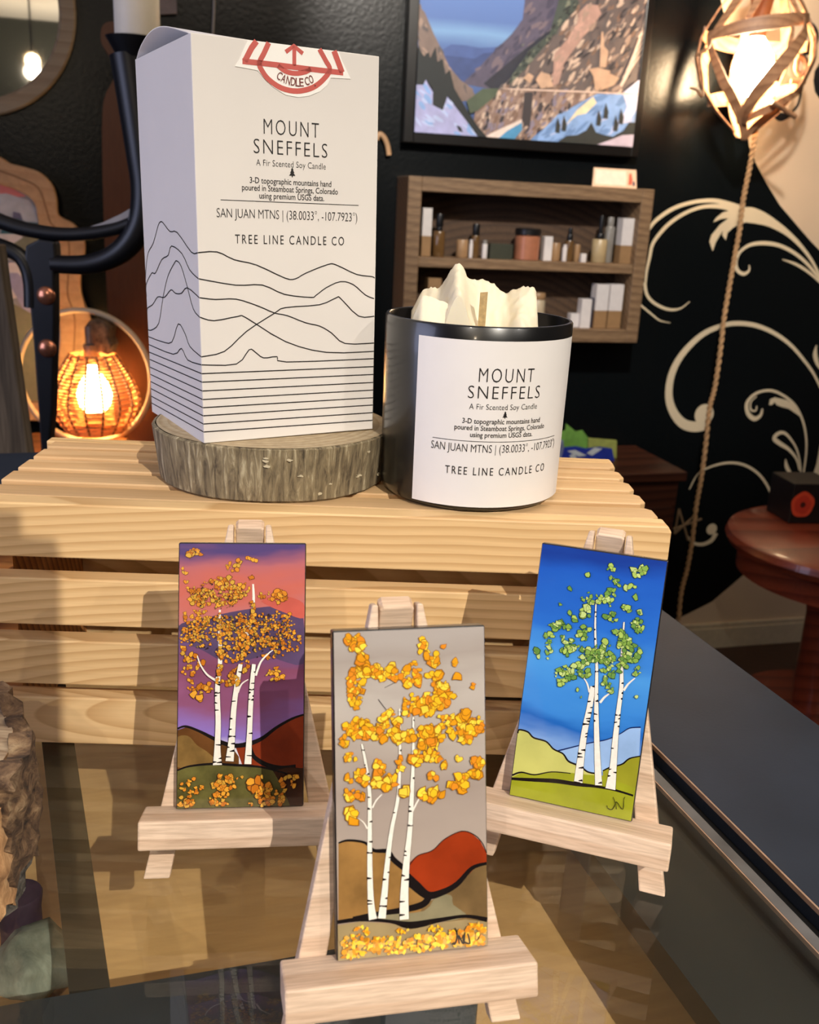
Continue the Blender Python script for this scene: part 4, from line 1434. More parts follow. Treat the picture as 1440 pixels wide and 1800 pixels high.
gsky = axis_grad('landscape_sky', [(0.0, (60, 80, 130)), (0.38, (84, 112, 168)), (0.44, (120, 160, 205)), (0.5, (88, 118, 178)), (0.62, (96, 128, 190)), (0.72, (140, 158, 205)), (1.0, (120, 140, 190))], rough=0.6, coat=0, nscale=6, namt=0.02, span=(0.0, 0.52))
pmats.append(gsky)
pa.prism([(x0, yb_), (x1, yb_), (x1, yt), (x0, yt)], -0.006, 0, PF, 0)
PZ = [0.0]


def pc(p):
    out = []
    for x, y in sc(p, 3.2, 700, 0):
        a, b_ = hit(x, y, PF)
        if y <= 0.5:
            b_ += 0.12
        out.append((min(max(a, x0), x1), min(max(b_, yb_), yt)))
    return out


def pp(p, name, c, var=0.12):
    PZ[0] += 0.00015
    pa.flat(pc(p), PZ[0], PF, pmx(name, c, var))


def daub(poly, cols, n, lo, hi, ang, asp=0.4):
    """brush daubs inside a polygon (crop coordinates)"""
    xs = [q_[0] for q_ in poly]
    ys = [q_[1] for q_ in poly]
    for _ in range(n):
        for _t in range(20):
            x, y = rnd.uniform(min(xs), max(xs)), rnd.uniform(min(ys), max(ys))
            ins = False
            for i in range(len(poly)):
                (xa_, ya_), (xb_, yb2) = poly[i], poly[i - 1]
                if (ya_ > y) != (yb2 > y) and x < (xb_ - xa_) * (y - ya_) / (yb2 - ya_) + xa_:
                    ins = not ins
            if ins:
                break
        l_ = rnd.uniform(lo, hi)
        a = math.radians(ang + rnd.uniform(-22, 22))
        h = l_ * asp * rnd.uniform(0.5, 1.2)
        pts = [(-l_ / 2, -h * 0.2), (-l_ * 0.2, -h / 2), (l_ * 0.3, -h * 0.4), (l_ / 2, h * 0.1), (l_ * 0.1, h / 2), (-l_ * 0.35, h * 0.35)]
        pts = [(x + u * math.cos(a) - v_ * math.sin(a), y + u * math.sin(a) + v_ * math.cos(a)) for u, v_ in pts]
        PZ[0] += 0.000004
        nm, cc_ = rnd.choice(cols)
        pa.flat(pc([(u, max(v_, 1.0)) for u, v_ in pts]), PZ[0], PF, pmx(nm, cc_))


pp([(240, 285), (300, 250), (380, 255), (460, 270), (560, 265), (560, 480), (330, 470)], 'far_blue', (70, 92, 148))
pp([(250, 310), (340, 320), (430, 330), (480, 300), (560, 290), (400, 470), (320, 440)], 'deep_blue', (58, 76, 126))
P2 = [(360, 470), (440, 395), (500, 330), (560, 270), (640, 190), (700, 110), (725, 0), (1000, 0), (1000, 300), (700, 510), (560, 510)]
pp(P2, 'purple_slope', (84, 78, 98))
daub(P2[:8] + [(900, 150), (560, 400)], [('purple_slope', (84, 78, 98)), ('dusk_rock', (112, 98, 108)), ('plum', (66, 62, 84))], 70, 30, 90, -48, 0.35)
P3 = [(480, 470), (640, 335), (740, 255), (830, 185), (900, 145), (960, 120), (900, 300), (700, 500), (520, 500)]
pp(P3, 'dark_slope', (38, 40, 54))
P4 = [(118, 35), (150, 70), (200, 190), (240, 270), (290, 380), (350, 450), (420, 500), (430, 560), (360, 570), (110, 330)]
pp(P4, 'tan_slope', (124, 106, 98))
daub(P4, [('tan_slope', (124, 106, 98)), ('warm_rock', (158, 134, 120)), ('grey_rock', (92, 84, 84))], 50, 20, 60, 62, 0.4)
P5 = [(560, 505), (640, 430), (720, 370), (830, 250), (900, 170), (960, 80), (1000, 0), (1410, 0), (1400, 200), (1345, 530)]
pp(P5, 'cliff', (98, 86, 84))
daub(P5, [('cliff', (98, 86, 84)), ('warm_rock', (158, 134, 120)), ('dark_rock', (56, 50, 54)), ('pale_rock', (196, 172, 154)), ('grey_rock', (92, 84, 84)), ('brown_rock', (120, 94, 80))], 420, 24, 80, -52, 0.3)
P6 = [(620, 480), (720, 380), (830, 250), (900, 160), (1000, 50), (1040, 0), (960, 0), (850, 190), (740, 280), (640, 420)]
pp(P6, 'pine_green', (62, 72, 66))
daub(P6, [('pine_green', (62, 72, 66)), ('dark_pine', (34, 40, 40)), ('lichen', (112, 116, 100))], 90, 14, 44, -50, 0.5)
P7 = [(865, 490), (875, 310), (940, 230), (1000, 150), (1015, 70), (1060, 25), (1120, 30), (1140, 80), (1080, 150), (1000, 260), (930, 360), (900, 470)]
pp(P7, 'pink_rock', (170, 136, 124))
daub(P7, [('pink_rock', (170, 136, 124)), ('warm_rock', (158, 134, 120)), ('rose', (186, 148, 134))], 60, 20, 60, -58, 0.35)
for p in ([(1140, 180), (1150, 180), (1155, 260), (1180, 290), (1165, 380), (1130, 380), (1135, 270)], [(1070, 390), (1120, 380), (1190, 400), (1180, 450), (1120, 515), (1105, 510), (1095, 430)],
          [(1180, 410), (1240, 440), (1210, 480), (1130, 512), (1160, 460)], [(770, 450), (800, 405), (850, 420), (870, 490), (800, 500)], [(700, 440), (730, 410), (760, 430), (740, 470)]):
    pp(p, 'ochre_rock', (192, 158, 132))
for k in range(7):
    pp([(1240 + k * 18, 480 - k * 40), (1300 + k * 12, 380 - k * 40), (1370 + k * 3, 300 - k * 34), (1310 + k * 10, 390 - k * 40), (1255 + k * 16, 490 - k * 40)], 'pale_streak', (206, 186, 172))
P8 = [(430, 620), (560, 505), (1120, 525), (1000, 620), (780, 740), (740, 795), (480, 775), (420, 690)]
pp(P8, 'lower_rock', (134, 110, 100))
daub(P8, [('warm_rock', (158, 134, 120)), ('dark_rock', (56, 50, 54)), ('pale_rock', (196, 172, 154)), ('brown_rock', (120, 94, 80)), ('lilac_rock', (130, 120, 136))], 260, 22, 66, -62, 0.4)
pp([(705, 520), (752, 520), (745, 640), (735, 720), (690, 680)], 'dark_rock', (56, 50, 54))
pp([(380, 570), (470, 500), (560, 500), (545, 540), (440, 625), (400, 640)], 'moss', (74, 86, 68))
P9 = [(745, 795), (850, 690), (980, 600), (1110, 530), (1345, 535), (1335, 745), (1200, 775), (1110, 800), (890, 805)]
pp(P9, 'blue_snow', (130, 164, 214))
daub(P9, [('blue_snow', (130, 164, 214)), ('pale_snow', (176, 190, 226)), ('shadow_snow', (104, 138, 188))], 60, 40, 130, -40, 0.3)
pp([(940, 700), (1000, 620), (1090, 545), (1110, 580), (1050, 640), (1000, 650)], 'sunny_snow', (230, 212, 176))
pp([(1255, 525), (1350, 450), (1345, 620), (1290, 690), (1240, 700), (1280, 600)], 'white_snow', (198, 200, 226))
pp([(555, 778), (610, 730), (690, 690), (692, 730), (650, 785)], 'pond', (72, 138, 180))
pp([(480, 770), (560, 730), (690, 672), (690, 690), (610, 735), (560, 780)], 'snow_edge', (222, 204, 194))
pp([(560, 498), (640, 500), (800, 505), (1000, 512), (1345, 528), (1345, 536), (1000, 522), (800, 514), (640, 508)], 'road', (214, 188, 172))
P10 = [(890, 803), (940, 765), (1000, 760), (1050, 735), (1080, 690), (1105, 745), (1150, 760), (1200, 770), (1260, 735), (1290, 690), (1325, 690), (1318, 770), (1110, 820)]
pp(P10, 'dark_trees', (40, 44, 42))
for x, y in ((890, 700), (1120, 660), (1160, 620), (1215, 690), (1245, 650), (925, 690)):
    pp([(x, y - 40), (x + 16, y + 10), (x + 10, y + 50), (x - 14, y + 46), (x - 10, y)], 'dark_trees', (40, 44, 42))
pp([(1110, 815), (1180, 790), (1250, 762), (1318, 758), (1312, 835)], 'lilac_snow', (196, 182, 198))
P11 = [(98, 480), (150, 450), (165, 480), (190, 520), (190, 590), (240, 615), (270, 545), (330, 620), (400, 700), (445, 775), (85, 745)]
pp(P11, 'left_snow', (164, 166, 208))
daub(P11, [('left_snow', (164, 166, 208)), ('pale_snow', (176, 190, 226)), ('blue_snow', (130, 164, 214))], 40, 30, 90, 40, 0.4)
pp([(104, 250), (125, 300), (140, 320), (165, 295), (175, 330), (205, 265), (215, 350), (245, 335), (258, 420), (285, 395), (310, 500), (345, 560), (400, 650), (440, 710), (492, 778), (440, 772), (380, 685), (330, 620), (272, 540), (245, 622), (188, 592), (190, 505), (150, 450), (135, 480), (98, 478)],
   'dark_pines', (24, 30, 32))
pp([(320, 705), (345, 715), (358, 745), (335, 738)], 'dark_pines', (24, 30, 32))
pa.build('canvas', pmats, ptg)

# ------------------------------------------------------------------ wall shelf and what stands on it
m_shelf = wood('shelf_wood', (132, 106, 78), (108, 84, 60), ring=20, dist=4, rough=0.6, fine=0.5, rvar=0.12, streak=(8, 80, 80))
m_shelfin = wood('shelf_back_wood', (84, 62, 44), (62, 44, 30), ring=16, axis='Z', dist=3, rough=0.7, fine=0.4, rvar=0, streak=(60, 60, 6))
SD = 0.12
SF = wallM(SD)
sx0, sy1 = hit(719, 310, SF)
sx1, sy1b = hit(1152, 332, SF)
sy1 = (sy1 + sy1b) / 2
sy0 = hit(1120, 603, SF)[1]
fwid = 0.034
shelf = thing('wall_shelf', 'brown wooden shadow-box wall shelf of small bottles, hung under the mountain painting', 'shelf', SF @ Matrix.Translation(((sx0 + sx1) / 2, sy0, -SD)))
W_, H_ = sx1 - sx0, sy1 - sy0
zc_ = -SD / 2 + 0.0005
MB().box((sx0 + fwid / 2, (sy0 + sy1) / 2, zc_), (fwid, H_, SD - 0.003), SF).build('side_board', m_shelf, shelf, bevel=0.002)
MB().box((sx1 - fwid / 2, (sy0 + sy1) / 2, zc_), (fwid, H_, SD - 0.003), SF).build('side_board', m_shelf, shelf, bevel=0.002)
MB().box(((sx0 + sx1) / 2, sy1 - fwid / 2, zc_), (W_ - 2 * fwid, fwid, SD - 0.003), SF).build('top_board', m_shelf, shelf, bevel=0.002)
MB().box(((sx0 + sx1) / 2, sy0 + fwid / 2, zc_), (W_ - 2 * fwid, fwid, SD - 0.003), SF).build('bottom_board', m_shelf, shelf, bevel=0.002)
mid = hit(920, 467, SF)[1]
MB().box(((sx0 + sx1) / 2, mid, zc_), (W_ - 2 * fwid, 0.024, SD - 0.012), SF).build('middle_board', m_shelf, shelf, bevel=0.002)
MB().box(((sx0 + sx1) / 2, (sy0 + sy1) / 2, -SD + 0.008), (W_ - 2 * fwid, H_ - 2 * fwid, 0.01), SF).build('back_board', m_shelfin, shelf)
SI = wallM(SD - 0.045)      # plane through the middle of the goods


def sp_(x, y):
    return hit(640 + x / 2.769, y / 2.769, SI)


m_amber = pm('amber_glass', (96, 70, 40), 0.15, coat=0.5)
m_bk = pm('black_plastic', (16, 16, 18), 0.35)
m_tan = pm('tan_jar', (150, 118, 84), 0.4, var=0.1)
m_wht = pm('white_carton', (206, 200, 198), 0.5, var=0.04)
m_kraft = pm('kraft_carton', (140, 108, 72), 0.6)
m_copper = pm('copper_tin', (176, 116, 88), 0.35, metal=0.3)
m_green = pm('dark_green_carton', (50, 52, 40), 0.5)
m_navy = pm('navy_carton', (28, 28, 48), 0.5)
m_clear = pm('cloudy_vial', (130, 126, 120), 0.15, coat=0.5)


def good(kind, label, cat, xa_, xb_, yt_, base, parts, round_=False, dz=0.0):
    """parts: list of (name, y-fraction from, to, width fraction, material)"""
    a, bq = sp_(xa_, (yt_ + 1) if yt_ else 0)[0], sp_(xb_, yt_)[0]
    c0 = (a + bq) / 2
    w_ = bq - a
    top = sp_((xa_ + xb_) / 2, yt_)[1]
    h = top - base
    Mo = SI @ Matrix.Translation((c0, base, -dz))
    root = thing(kind, label, cat, Mo, 'goods on the wall shelf')
    for nm, f0, f1, wf, mt in parts:
        b_ = MB()
        if round_:
            L_ = Mo @ frame((0, 0, 0), (1, 0, 0), (0, 0, -1))
            rr = w_ * wf / 2
            b_.lathe([(0.0001, f0 * h), (rr * 0.94, f0 * h), (rr, f0 * h + 0.0015), (rr, f1 * h - 0.003), (rr * 0.9, f1 * h), (0.0001, f1 * h)], 20, Mo @ Matrix.Rotation(-PI / 2, 4, 'X'))
            b_.build(nm, mt, root, smooth=True)
        else:
            b_.box((0, (f0 + f1) / 2 * h, 0), (w_ * wf, (f1 - f0) * h, min(w_ * wf, 0.036)), Mo)
            b_.build(nm, mt, root, bevel=0.0008)
    return root


tb = mid + 0.012 + 0.0004
lb_ = sy0 + fwid + 0.0004
good('carton', 'white and tan carton at the left end of the upper shelf', 'box', 288, 334, 1012, tb, [('upper_half', 0.42, 1, 1, m_wht), ('lower_half', 0, 0.42, 1, m_kraft)], dz=0.01)
good('dropper_bottle', 'amber dropper bottle with tall black cap, leftmost bottle on the upper shelf', 'bottle', 342, 400, 1040, tb, [('bottle', 0, 0.6, 1, m_amber), ('neck', 0.6, 0.7, 0.5, m_bk), ('cap', 0.7, 1, 0.62, m_bk)], True)
good('jar', 'small tan jar beside the leftmost dropper bottle', 'jar', 452, 508, 1166, tb, [('jar_body', 0, 1, 1, m_tan)], True)
good('vial', 'slim white vial standing against the small tan jar', 'vial', 512, 530, 1166, tb, [('vial_body', 0, 0.8, 1, m_wht), ('cap', 0.8, 1, 0.8, m_wht)], True, -0.004)
good('bottle', 'slim brown bottle with black cap between two white vials', 'bottle', 534, 572, 1090, tb, [('bottle_body', 0, 0.66, 1, m_amber), ('cap', 0.66, 1, 0.9, m_bk)], True, 0.008)
good('vial', 'short white vial right of the slim brown bottle', 'vial', 574, 600, 1168, tb, [('vial_body', 0, 0.8, 1, m_wht), ('cap', 0.8, 1, 0.8, m_clear)], True, -0.006)
good('carton', 'low dark green carton at the middle of the upper shelf', 'box', 606, 716, 1186, tb, [('carton_body', 0, 1, 1, m_green)])
good('tin', 'large copper tin with black lid on the upper shelf', 'tin', 740, 860, 1112, tb, [('tin_body', 0, 0.78, 0.96, m_copper), ('lid', 0.78, 1, 1, m_bk)], True)
good('carton', 'upright white carton right of the copper tin', 'box', 874, 914, 1150, tb, [('carton_body', 0, 1, 1, m_wht)])
good('jar', 'tan jar between the white carton and the slim white vial', 'jar', 916, 962, 1182, tb, [('jar_body', 0, 1, 1, m_tan)], True, 0.006)
good('vial', 'slim white vial left of the brown dropper bottle', 'vial', 966, 988, 1190, tb, [('vial_body', 0, 0.85, 1, m_wht), ('cap', 0.85, 1, 0.7, m_wht)], True, -0.004)
good('dropper_bottle', 'brown dropper bottle with black bulb right of the slim white vial', 'bottle', 990, 1030, 1110, tb, [('bottle', 0, 0.62, 1, m_amber), ('cap', 0.62, 0.8, 0.7, m_bk), ('bulb', 0.8, 1, 0.5, m_bk)], True, 0.004)
good('jar', 'tiny tan jar behind a small white block on the upper shelf', 'jar', 1034, 1064, 1190, tb, [('jar_body', 0, 1, 1, m_tan)], True, 0.012)
good('carton', 'smallest white block in front of the tiny tan jar', 'box', 1040, 1064, 1232, tb, [('carton_body', 0, 1, 1, m_wht)], dz=-0.02)
good('pump_bottle', 'cream pump bottle with black pump near the right end of the upper shelf', 'bottle', 1126, 1196, 1050, tb, [('bottle', 0, 0.5, 1, pm('cream_bottle', (168, 148, 112), 0.35)), ('collar', 0.5, 0.62, 0.5, m_bk), ('pump', 0.62, 1, 0.3, m_bk)], True)
good('vial', 'tall clear vial behind the cream pump bottle', 'vial', 1192, 1236, 1058, tb, [('vial_body', 0, 0.8, 1, m_clear), ('cap', 0.8, 1, 0.7, m_clear)], True, 0.012)
good('carton', 'white and tan carton at the right end of the upper shelf', 'box', 1250, 1312, 1062, tb, [('upper_half', 0.4, 1, 1, m_wht), ('lower_half', 0, 0.4, 1, m_kraft)])
good('carton', 'white carton on the lower shelf beside the dark narrow carton', 'box', 1046, 1094, 1452, lb_, [('carton_body', 0, 1, 1, m_wht)], dz=-0.01)
good('carton', 'narrow dark navy carton on the lower shelf', 'box', 1097, 1122, 1450, lb_, [('carton_body', 0, 1, 1, m_navy)])
good('carton', 'left of the two tall white and tan cartons on the lower shelf', 'box', 1124, 1184, 1382, lb_, [('upper_half', 0.4, 1, 1, m_wht), ('lower_half', 0, 0.4, 1, m_kraft)])
good('carton', 'right of the two tall white and tan cartons on the lower shelf', 'box', 1190, 1254, 1382, lb_, [('upper_half', 0.4, 1, 1, m_wht), ('lower_half', 0, 0.4, 1, m_kraft)])
good('carton', 'low white carton on the lower shelf just behind the candle rim', 'box', 1000, 1040, 1524, lb_, [('carton_body', 0, 1, 1, m_wht)])
good('jar', 'round cream jar on the lower shelf behind the candle wax', 'jar', 812, 884, 1424, lb_, [('jar_body', 0, 0.8, 1, pm('cream_jar', (176, 160, 134), 0.4)), ('lid', 0.8, 1, 1, m_tan)], True)
good('carton', 'tan carton at the left end of the lower shelf', 'box', 306, 370, 1352, lb_, [('carton_body', 0, 1, 1, m_kraft)])

# card on top of the shelf
KP = wallM(SD - 0.03)
c0 = hit(1081, 329, KP)
kd = thing('name_card', 'small cream card with a red picture standing on top of the wall shelf', 'card', KP @ Matrix.Translation((c0[0], sy1 + 0.0004, 0)))
ka, kb = hit(1042, 320, KP)[0], hit(1120, 325, KP)[0]
kt = hit(1080, 296, KP)[1]
Kc = KP @ Matrix.Translation((0, sy1 + 0.0008, 0)) @ Matrix.Rotation(math.radians(-12), 4, 'X')
kh = kt - sy1
MB().prism([(ka, 0), (kb, 0), (kb - 0.002, kh), (ka + 0.004, kh)], -0.0012, 0, Kc).build('card', pm('cream_card', (226, 190, 160), 0.6), kd)
MB().prism([(ka + 0.008, 0.006), (kb - 0.03, 0.006), (kb - 0.03, kh - 0.005), (ka + 0.009, kh - 0.005)], 0.0, 0.0004, Kc).build('card_panel', pm('card_pale', (232, 214, 196), 0.6), kd)
mk = MB()
mk.flat([(kb - 0.024, 0.008), (kb - 0.014, 0.008), (kb - 0.012, 0.02), (kb - 0.016, kh - 0.008), (kb - 0.022, kh - 0.012)], 0.0006, Kc, 0)
mk.flat([(kb - 0.012, 0.006), (kb - 0.005, 0.006), (kb - 0.006, 0.017), (kb - 0.011, 0.017)], 0.0006, Kc, 1)
mk.build('card_picture', [pm('card_red', (196, 92, 66), 0.6), pm('card_navy', (60, 52, 80), 0.6)], kd)

# ------------------------------------------------------------------ leather loop hook on the wall
HM = wallM(0.012)
hp = [hit(x, y, HM) for x, y in ((662, 246), (664, 238), (670, 236), (677, 244), (682, 258), (684, 273))]
b = MB()
b.tube([HM @ V((x, y, 0)) for x, y in smooth_path(hp, 5)], 0.0065, 8, flat=0.6)
tag(b.build('leather_loop', pm('tan_leather', (176, 138, 100), 0.6, var=0.15), smooth=True), 'tan leather loop on the dark wall right of the white carton', 'strap')

# ------------------------------------------------------------------ round mirror
RMf = wallM(0.02)
mp3 = [V(hit(x, y, RMf)).to_2d() for x, y in ((133, 17), (110, 123), (0, 202))]


def circ(a, b_, c_):
    d = 2 * (a.x * (b_.y - c_.y) + b_.x * (c_.y - a.y) + c_.x * (a.y - b_.y))
    ux = ((a.x ** 2 + a.y ** 2) * (b_.y - c_.y) + (b_.x ** 2 + b_.y ** 2) * (c_.y - a.y) + (c_.x ** 2 + c_.y ** 2) * (a.y - b_.y)) / d
    uy = ((a.x ** 2 + a.y ** 2) * (c_.x - b_.x) + (b_.x ** 2 + b_.y ** 2) * (a.x - c_.x) + (c_.x ** 2 + c_.y ** 2) * (b_.x - a.x)) / d
    return ux, uy, math.hypot(a.x - ux, a.y - uy)


mx_, my_, mr_ = circ(*mp3)
mir = thing('round_mirror', 'round mirror in a brown wooden ring frame on the wall at upper left', 'mirror', RMf @ Matrix.Translation((mx_, my_, -0.02)))
Mm = RMf @ Matrix.Translation((mx_, my_, -0.02))
fwm = 0.036
MB().lathe([(mr_ - fwm, 0.001), (mr_, 0.001), (mr_, 0.016), (mr_ - 0.004, 0.02), (mr_ - fwm + 0.006, 0.02), (mr_ - fwm, 0.014), (mr_ - fwm, 0.001)], 80, Mm).build('frame', wood('mirror_frame_wood', (156, 136, 108), (142, 120, 92), ring=18, dist=3, rvar=0), mir, smooth=True)
mt_, nt, bs = newmat('mirror_silver')
bs.inputs['Base Color'].default_value = (0.86, 0.86, 0.84, 1)
bs.inputs['Metallic'].default_value = 1
bs.inputs['Roughness'].default_value = 0.02
MB().lathe([(mr_ - fwm + 0.0005, 0.008), (0.0001, 0.008)], 80, Mm, 0, False).build('mirror_glass', mt_, mir)

# ------------------------------------------------------------------ wavy wooden framed picture, left
VM = wallM(0.06)
vpx = lambda p: [hit(x, y, VM) for x, y in p]
m_tanwood = wood('tan_wavy_wood', (188, 146, 104), (180, 136, 94), ring=12, dist=3, rvar=0, rough=0.6, streak=(20, 20, 20), fine=0.2)
outer = smooth_path([(-80, 250), (-40, 262), (0, 276), (18, 287), (45, 294), (72, 304), (92, 325), (100, 350), (102, 375), (112, 384), (128, 392), (142, 408), (150, 430), (148, 455), (143, 480), (143, 510), (150, 535), (160, 558), (165, 590), (158, 625), (150, 660), (150, 700), (156, 720), (140, 735), (60, 738), (-80, 738)], 4)
inner = smooth_path([(-80, 300), (-30, 315), (5, 326), (30, 334), (52, 346), (63, 362), (66, 380), (72, 405), (90, 415), (98, 432), (97, 460), (94, 490), (96, 520), (104, 560), (106, 600), (100, 650), (98, 690), (92, 700), (80, 705), (40, 706), (-80, 706)], 4)
wv = thing('wavy_picture', 'wavy-edged tan wooden frame around a colourful picture, leaning at the left wall', 'framed picture', VM @ Matrix.Translation((hit(40, 738, VM)[0], hit(40, 738, VM)[1], -0.03)))
MB().prism(vpx(outer + inner[::-1]), -0.02, 0.012, VM).build('frame', m_tanwood, wv, bevel=0.003)
ln = MB()
grv = [(a[0] * 0.5 + b_[0] * 0.5, a[1] * 0.5 + b_[1] * 0.5) for a, b_ in zip(smooth_path([(-40, 262), (0, 276), (45, 294), (82, 314), (100, 360), (112, 384), (142, 408), (148, 455), (143, 510), (160, 558), (158, 625), (150, 700)], 4), smooth_path([(-30, 315), (5, 326), (30, 334), (55, 348), (66, 380), (72, 405), (95, 420), (97, 460), (96, 520), (104, 560), (100, 650), (100, 700)], 4))]
ln.ribbon(vpx(grv), 0.004, 0.0125, VM)
ln.build('groove', pm('groove_brown', (140, 100, 64), 0.7), wv)
ar = MB()
ar.flat(vpx(grv + [(100, 715), (-80, 715), (-80, 290)]), -0.012, VM, 0)
for i, (p, k) in enumerate((([(-80, 318), (10, 325), (45, 345), (20, 348), (-80, 340)], 1), ([(-80, 345), (10, 340), (50, 352), (66, 370), (68, 400), (-80, 395)], 2), ([(22, 372), (35, 375), (40, 390), (20, 392)], 3), ([(5, 388), (28, 384), (45, 390), (66, 392), (75, 412), (0, 412)], 4),
                           ([(-80, 410), (40, 412), (30, 440), (-80, 480)], 5), ([(20, 430), (60, 405), (95, 420), (80, 470), (40, 450)], 6), ([(-80, 470), (45, 460), (60, 520), (-80, 540)], 5), ([(5, 480), (30, 480), (90, 540), (100, 580), (40, 545)], 7),
                           ([(-80, 530), (10, 528), (70, 560), (105, 600), (105, 715), (-80, 715)], 6), ([(60, 560), (110, 580), (110, 660), (80, 650)], 8))):
    ar.flat(vpx(p), -0.0115 + 0.0003 * i, VM, k)
ar.build('picture', [pm('pic_grey', (150, 146, 144), 0.6), pm('pic_pink', (214, 126, 120), 0.6), pm('pic_cloud', (176, 176, 180), 0.6, var=0.15, vscale=40), pm('pic_slate', (96, 92, 116), 0.6), pm('pic_teal', (48, 92, 100), 0.6),
                     pm('pic_white', (212, 200, 194), 0.6), pm('pic_olive', (124, 120, 94), 0.6), pm('pic_lavender', (158, 152, 176), 0.6), pm('pic_blush', (200, 186, 180), 0.6)], wv)

# ------------------------------------------------------------------ tall red-brown live-edge slab
QM = wallM(0.2)
qpx = lambda p: [hit(x, y, QM) for x, y in p]
LY = 2.15
cq = atdist(150, 663, LY)
hoopR = 0.148
tz = cq.z - hoopR - 0.008
slab = qpx(smooth_path([(178, 52), (186, 40), (202, 38), (216, 44), (230, 40), (262, 44), (280, 120), (282, 300), (286, 500), (290, 700), (286, 830), (214, 836), (204, 760), (196, 660), (190, 560), (184, 430), (180, 300), (180, 200), (186, 165), (199, 140), (201, 120), (190, 95), (178, 75)], 3, True))
slab = [(a_, max(b_, tz + 0.0004)) for a_, b_ in slab]
tag(MB().prism(slab, -0.03, 0.0, QM).build('wood_slab', wood('red_brown_slab', (92, 48, 24), (72, 34, 16), ring=10, axis='Z', dist=5, rough=0.35, rvar=0, streak=(60, 60, 5), coat=0.3), bevel=0.003),
    'tall red-brown live-edge wood slab standing behind the white carton', 'wood slab')

# ------------------------------------------------------------------ console under the left things, with the woven lamp on it
m_console = wood('console_wood', (150, 98, 58), (116, 72, 40), ring=14, dist=4, rough=0.45, rvar=0.05, streak=(6, 60, 60))
con = thing('console_table', 'brown wooden console table below the wavy picture, carrying the woven lamp', 'table', RM @ Matrix.Translation((-0.35, 2.2, 0)))
cx0, cx1, cy0, cy1 = -1.0, 0.33, 1.98, 2.40
# keep the slab and picture resting on this top
MB().box(((cx0 + cx1) / 2, (cy0 + cy1) / 2, tz - 0.0155), (cx1 - cx0, cy1 - cy0, 0.03), RM).build('table_top', m_console, con, bevel=0.003)
for xx in (cx0 + 0.04, cx1 - 0.04):
    for yy in (cy0 + 0.04, cy1 - 0.04):
        MB().box((xx, yy, (tz - 0.031) / 2), (0.05, 0.05, tz - 0.031), RM).build('leg', m_console, con, bevel=0.003)
MB().box(((cx0 + cx1) / 2, cy0 + 0.03, tz - 0.08), (cx1 - cx0 - 0.14, 0.02, 0.09), RM).build('apron', m_console, con)

lm = thing('hoop_lamp', 'lit woven wicker lamp hanging inside a thin hoop, behind the crate at left', 'lamp', V((cq.x, cq.y, tz)))
LMf = frame(cq, (1, 0, 0), (0, 0, 1))
hp = [LMf @ V((hoopR * math.cos(2 * PI * i / 64), hoopR * math.sin(2 * PI * i / 64), 0)) for i in range(64)]
MB().tube(hp, 0.0065, 10, closed=True).build('hoop', pm('pale_hoop_wood', (196, 172, 140), 0.4), lm, smooth=True)
MB().box((0, -hoopR - 0.002, 0), (0.16, 0.012, 0.07), LMf).build('base', m_console, lm, bevel=0.002)
lpx = lambda x, y: hit(x, y, LMf)
bx0, by0 = lpx(168, 572)
blk = MB()
blk.prism([lpx(*p) for p in ((157, 570), (166, 560), (190, 562), (200, 575), (198, 592), (204, 604), (198, 622), (184, 617), (172, 620), (160, 606), (162, 588))], -0.025, 0.03, LMf)
blk.build('driftwood_block', bark_mat('driftwood', ((40, 28, 18), (92, 70, 50), (130, 104, 78)), (20, 20, 12), 0.8, 0.004), lm, bevel=0.004)
scx, scy = lpx(166, 618)
MB().lathe([(0.0001, 0), (0.017, 0), (0.017, 0.03), (0.012, 0.034), (0.012, 0.07), (0.0001, 0.07)], 20, LMf @ Matrix.Translation((scx, scy - 0.012, 0.02)) @ Matrix.Rotation(-PI / 2, 4, 'X')).build('socket', pm('dull_metal', (120, 110, 100), 0.4, metal=0.6), lm, smooth=True)
prof_px = [(36, 622), (48, 640), (62, 665), (71, 690), (70, 712), (58, 735), (46, 750)]
ppm = LY / 1700 * 1.06
shp = [(r * ppm, -(y - 620) * ppm) for r, y in prof_px]
shs = smooth_path([(a, b_) for a, b_ in shp], 4)
SHM = LMf @ Matrix.Translation((scx + 0.002, scy, 0.02)) @ Matrix.Rotation(-PI / 2, 4, 'X')
m_wick = pm('wicker', (204, 140, 82), 0.6, var=0.2, vscale=200)
m_rib = pm('wicker_rib', (96, 56, 28), 0.6)
wv_ = MB()
acc = 0
nr = 30
for i in range(nr):
    f_ = i / (nr - 1) * (len(shs) - 1)
    k = min(int(f_), len(shs) - 2)
    r = shs[k][0] + (shs[k + 1][0] - shs[k][0]) * (f_ - k)
    z = shs[k][1] + (shs[k + 1][1] - shs[k][1]) * (f_ - k)
    pts = [SHM @ V(((r + 0.0018 * math.sin(a * 8 + (PI if i % 2 else 0))) * math.cos(a), (r + 0.0018 * math.sin(a * 8 + (PI if i % 2 else 0))) * math.sin(a), z)) for a in [2 * PI * j / 64 for j in range(64)]]
    wv_.tube(pts, 0.0021, 5, closed=True)
shade = wv_.build('woven_shade', m_wick, lm, smooth=True)
for j in range(16):
    a = 2 * PI * j / 16 + 0.1
    MB().tube([SHM @ V((r * math.cos(a), r * math.sin(a), z)) for r, z in shs], 0.0026, 6).build('rib', m_rib, shade, smooth=True)
bz_ = [(0.0001, -0.012), (0.012, -0.014), (0.014, -0.03), (0.03, -0.055), (0.038, -0.08), (0.033, -0.105), (0.018, -0.122), (0.0001, -0.125)]
